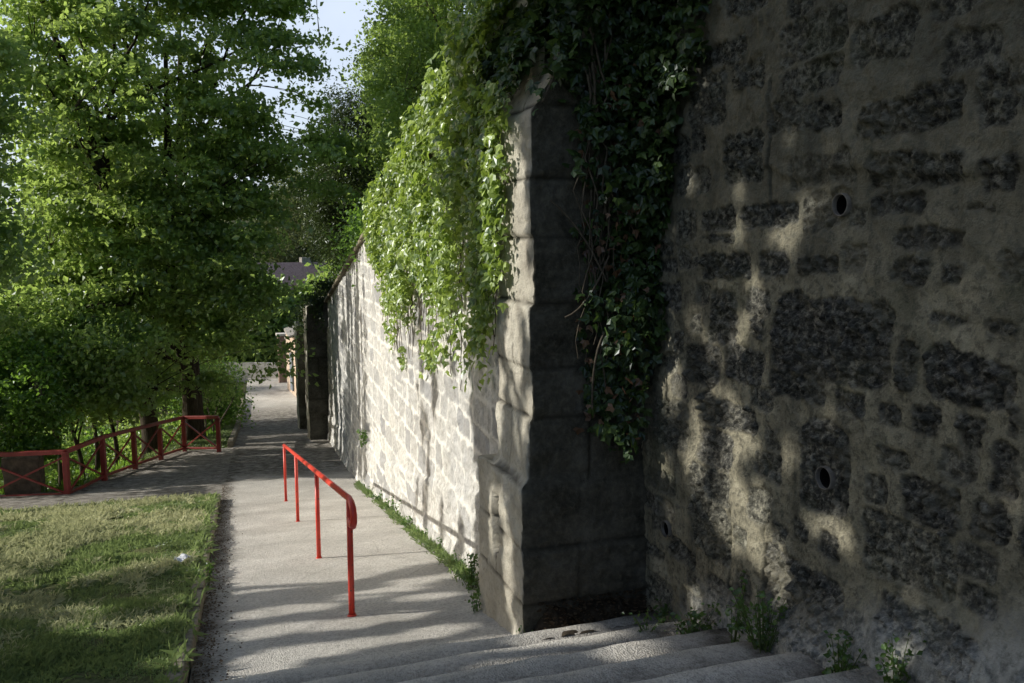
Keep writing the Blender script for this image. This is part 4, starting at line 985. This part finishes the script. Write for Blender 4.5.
# litter of dead leaves along the kerb and the wall foot
n = 3800; side = rg_.random(n) < .7; y = 4.9+14*rg_.random(n)**1.3
x = np.where(side, -.33+np.abs(rg_.normal(size=n))*.11, xr_(y)-np.abs(rg_.normal(size=n))*.13)
P = np.stack([x, y, zp(y)+.012+.01*rg_.random(n)], 1)
tag(link_mesh('leaf_litter', leaf_mesh('leaf_litter', P, .022, upbias=3, droop=0, rng=rg_), M['dead']), 'small dead leaves and debris strewn along the edges of the ramp', 'leaf litter', kind='stuff')
n = 700; x = 1.88+rg_.random(n)*.8; y = 4.8+.25*rg_.random(n); P = np.stack([x, y, -2.60+.2*sstep(4.75, 5.12, y)+.02*rg_.random(n)], 1)
tag(link_mesh('soil_litter', leaf_mesh('soil_litter', P, .03, upbias=3, droop=0, rng=rg_), M['dead']), 'dead leaves on the dark soil in the corner', 'leaf litter', kind='stuff')

n = 5200; y = 6.1+11*rg_.random(n); k = fbm(y, y*0, 1.1, 3, 4) > -.12; y = y[k]; x = xw(y)-.05-np.abs(rg_.normal(size=len(y)))*.055
blades('wall_foot_grass', x, y, .085, .011, .9, M['grass'], 'thin grass growing in the crack between ramp and wall', 'grass', zf=lambda a, b: zp(b))
n = 1500; y = 3.8+12.6*rg_.random(n); x = -.45+.04*rg_.normal(size=n)+.035*fbm(y, y*0, 2.5, 3, 3)
blades('kerb_grass', x, y, .11, .010, 1.5, M['grass'], 'ragged grass and weeds leaning over the kerb', 'grass', zf=lambda a, b: np.where(b > 4.85, zp(b), -1.703-.2*b)+.11)
# white paper scrap on the lawn
x, y = -.58, 8.9; z = float(ground_z(x, y))+.085
mb = MB(); g = 7
for i in range(g):
    for j in range(g):
        a, b = i/(g-1)-.5, j/(g-1)-.5; mb.v.append((x+a*.13+b*.03, y+b*.15, z+.02*math.sin(a*7+b*4)+.015*math.cos(b*9)))
for i in range(g-1):
    for j in range(g-1): mb.f.append((i*g+j, (i+1)*g+j, (i+1)*g+j+1, i*g+j+1))
tag(mb.build('paper_scrap', simple('white_paper', (.6, .62, .66), (.75, .77, .8), 10), None, True), 'crumpled white paper scrap lying on the lawn near the kerb', 'litter')

# ------------------------------------------------------------------ weeds
def weed(x, y, z, h, r, n, label, grp='weeds growing at the foot of the wall', nb=None, ls=.035, shape='oval'):
    root = empty('weed', (x, y, z), label, 'weed', grp); rw = np.random.default_rng(int(abs(x*1000+y*77)))
    mb = MB(); P = []; 
    for i in range(max(5, n//14)):
        a = rw.random()*6.28; rr_ = r*rw.random()**.7; hh = h*rw.uniform(.5, 1.05)
        e = np.array([x+rr_*math.cos(a), y+rr_*math.sin(a), z+hh]); s0 = np.array([x+.2*rr_*math.cos(a), y+.2*rr_*math.sin(a), z-.02])
        b = bez(s0, (s0+e)/2+np.array([0, 0, .2*hh]), e, 7); mb.tube(b, list(np.linspace(.0035, .0015, 7)), 4, False)
        for q in range(14): t = rw.random()**.7*6; i0 = min(int(t), 5); P.append(b[i0]+(b[i0+1]-b[i0])*(t-i0)+rw.normal(size=3)*.02)
    mb.build('stems', M['weed_stem'], root, True)
    P = np.array(P); P[:, 0] = np.minimum(P[:, 0], (WN if y < 5 else 9)-.02)
    link_mesh('leaves', leaf_mesh('leaves', P, ls, upbias=.6, droop=.2, shape=shape, rng=rw), M['weed'], root)
M['weed_stem'] = simple('weed_stalk', (.06, .09, .03), (.14, .18, .07), 20)
def stz(y): return -2.673+.14*max(0, math.ceil((4.85-y)/.42)) if y < 4.85 else float(zp(y))
for (x, y, h, r, n, lab, ls) in [
    (1.80, 5.02, .13, .09, 70, 'low weed at the outer near corner of the big buttress', .03),
    (1.72, 5.98, .16, .08, 60, 'small weed at the far foot of the big buttress', .03),
    (1.92, 6.75, .32, .17, 220, 'bushy weed on the ramp just beyond the big buttress', .035),
    (2.02, 7.5, .20, .12, 90, 'weed at the wall foot second beyond the buttress', .03),
    (2.08, 8.6, .16, .12, 90, 'weed at the wall foot beside the shadow of the handrail end', .03),
    (2.10, 9.5, .15, .14, 100, 'weed at the sunlit wall foot level with the third post', .03),
    (2.14, 10.5, .22, .18, 130, 'broad weed clump halfway along the sunlit wall foot', .035),
    (2.18, 11.4, .25, .2, 150, 'tallest weed clump at the sunlit wall foot', .035),
    (2.22, 12.4, .22, .2, 150, 'weed clump at the sunlit wall foot just past the tallest clump', .04),
    (2.30, 13.6, .20, .2, 130, 'weed clump near the far end of the sunlit wall foot', .04),
    (2.35, 15.0, .22, .2, 120, 'farthest weed clump under the wall niche', .04),
    (2.60, 4.62, .18, .10, 90, 'small weed in the soil corner by the steps', .03),
    (2.52, 4.10, .30, .17, 260, 'leafy weed growing beside the second step', .032),
    (2.60, 3.80, .36, .09, 90, 'tall thin weed against the cracked near wall', .035),
    (2.55, 3.45, .32, .19, 330, 'largest bushy weed beside the steps under the near wall', .03),
    (2.35, 4.35, .12, .12, 80, 'flat weed creeping over the step edge', .025),
    (2.52, 2.85, .22, .14, 200, 'weed at the bottom edge of the near wall plinth', .03),
    (2.54, 2.55, .22, .10, 130, 'rightmost weed on the pale plinth of the near wall', .03),
    (-.30, 8.0, .20, .12, 60, 'straggly weed leaning over the kerb near the paper scrap', .04)]:
    g = 'weeds growing at the foot of the wall'
    weed(x, y, stz(y)+(.1 if x < 0 else 0)-.01, h, r, n, lab, g if x > 0 else None, ls=ls)
# hanging plant in the niche
weed(2.33, 15.9, -3.95, .3, .14, 100, 'leafy plant sprouting from the niche in the sunlit wall', None, ls=.06)

scene.view_settings.view_transform = 'Standard'; scene.view_settings.look = 'None'; scene.view_settings.exposure = 0
scene.cycles.max_bounces = 8; scene.cycles.diffuse_bounces = 4; scene.cycles.transmission_bounces = 4
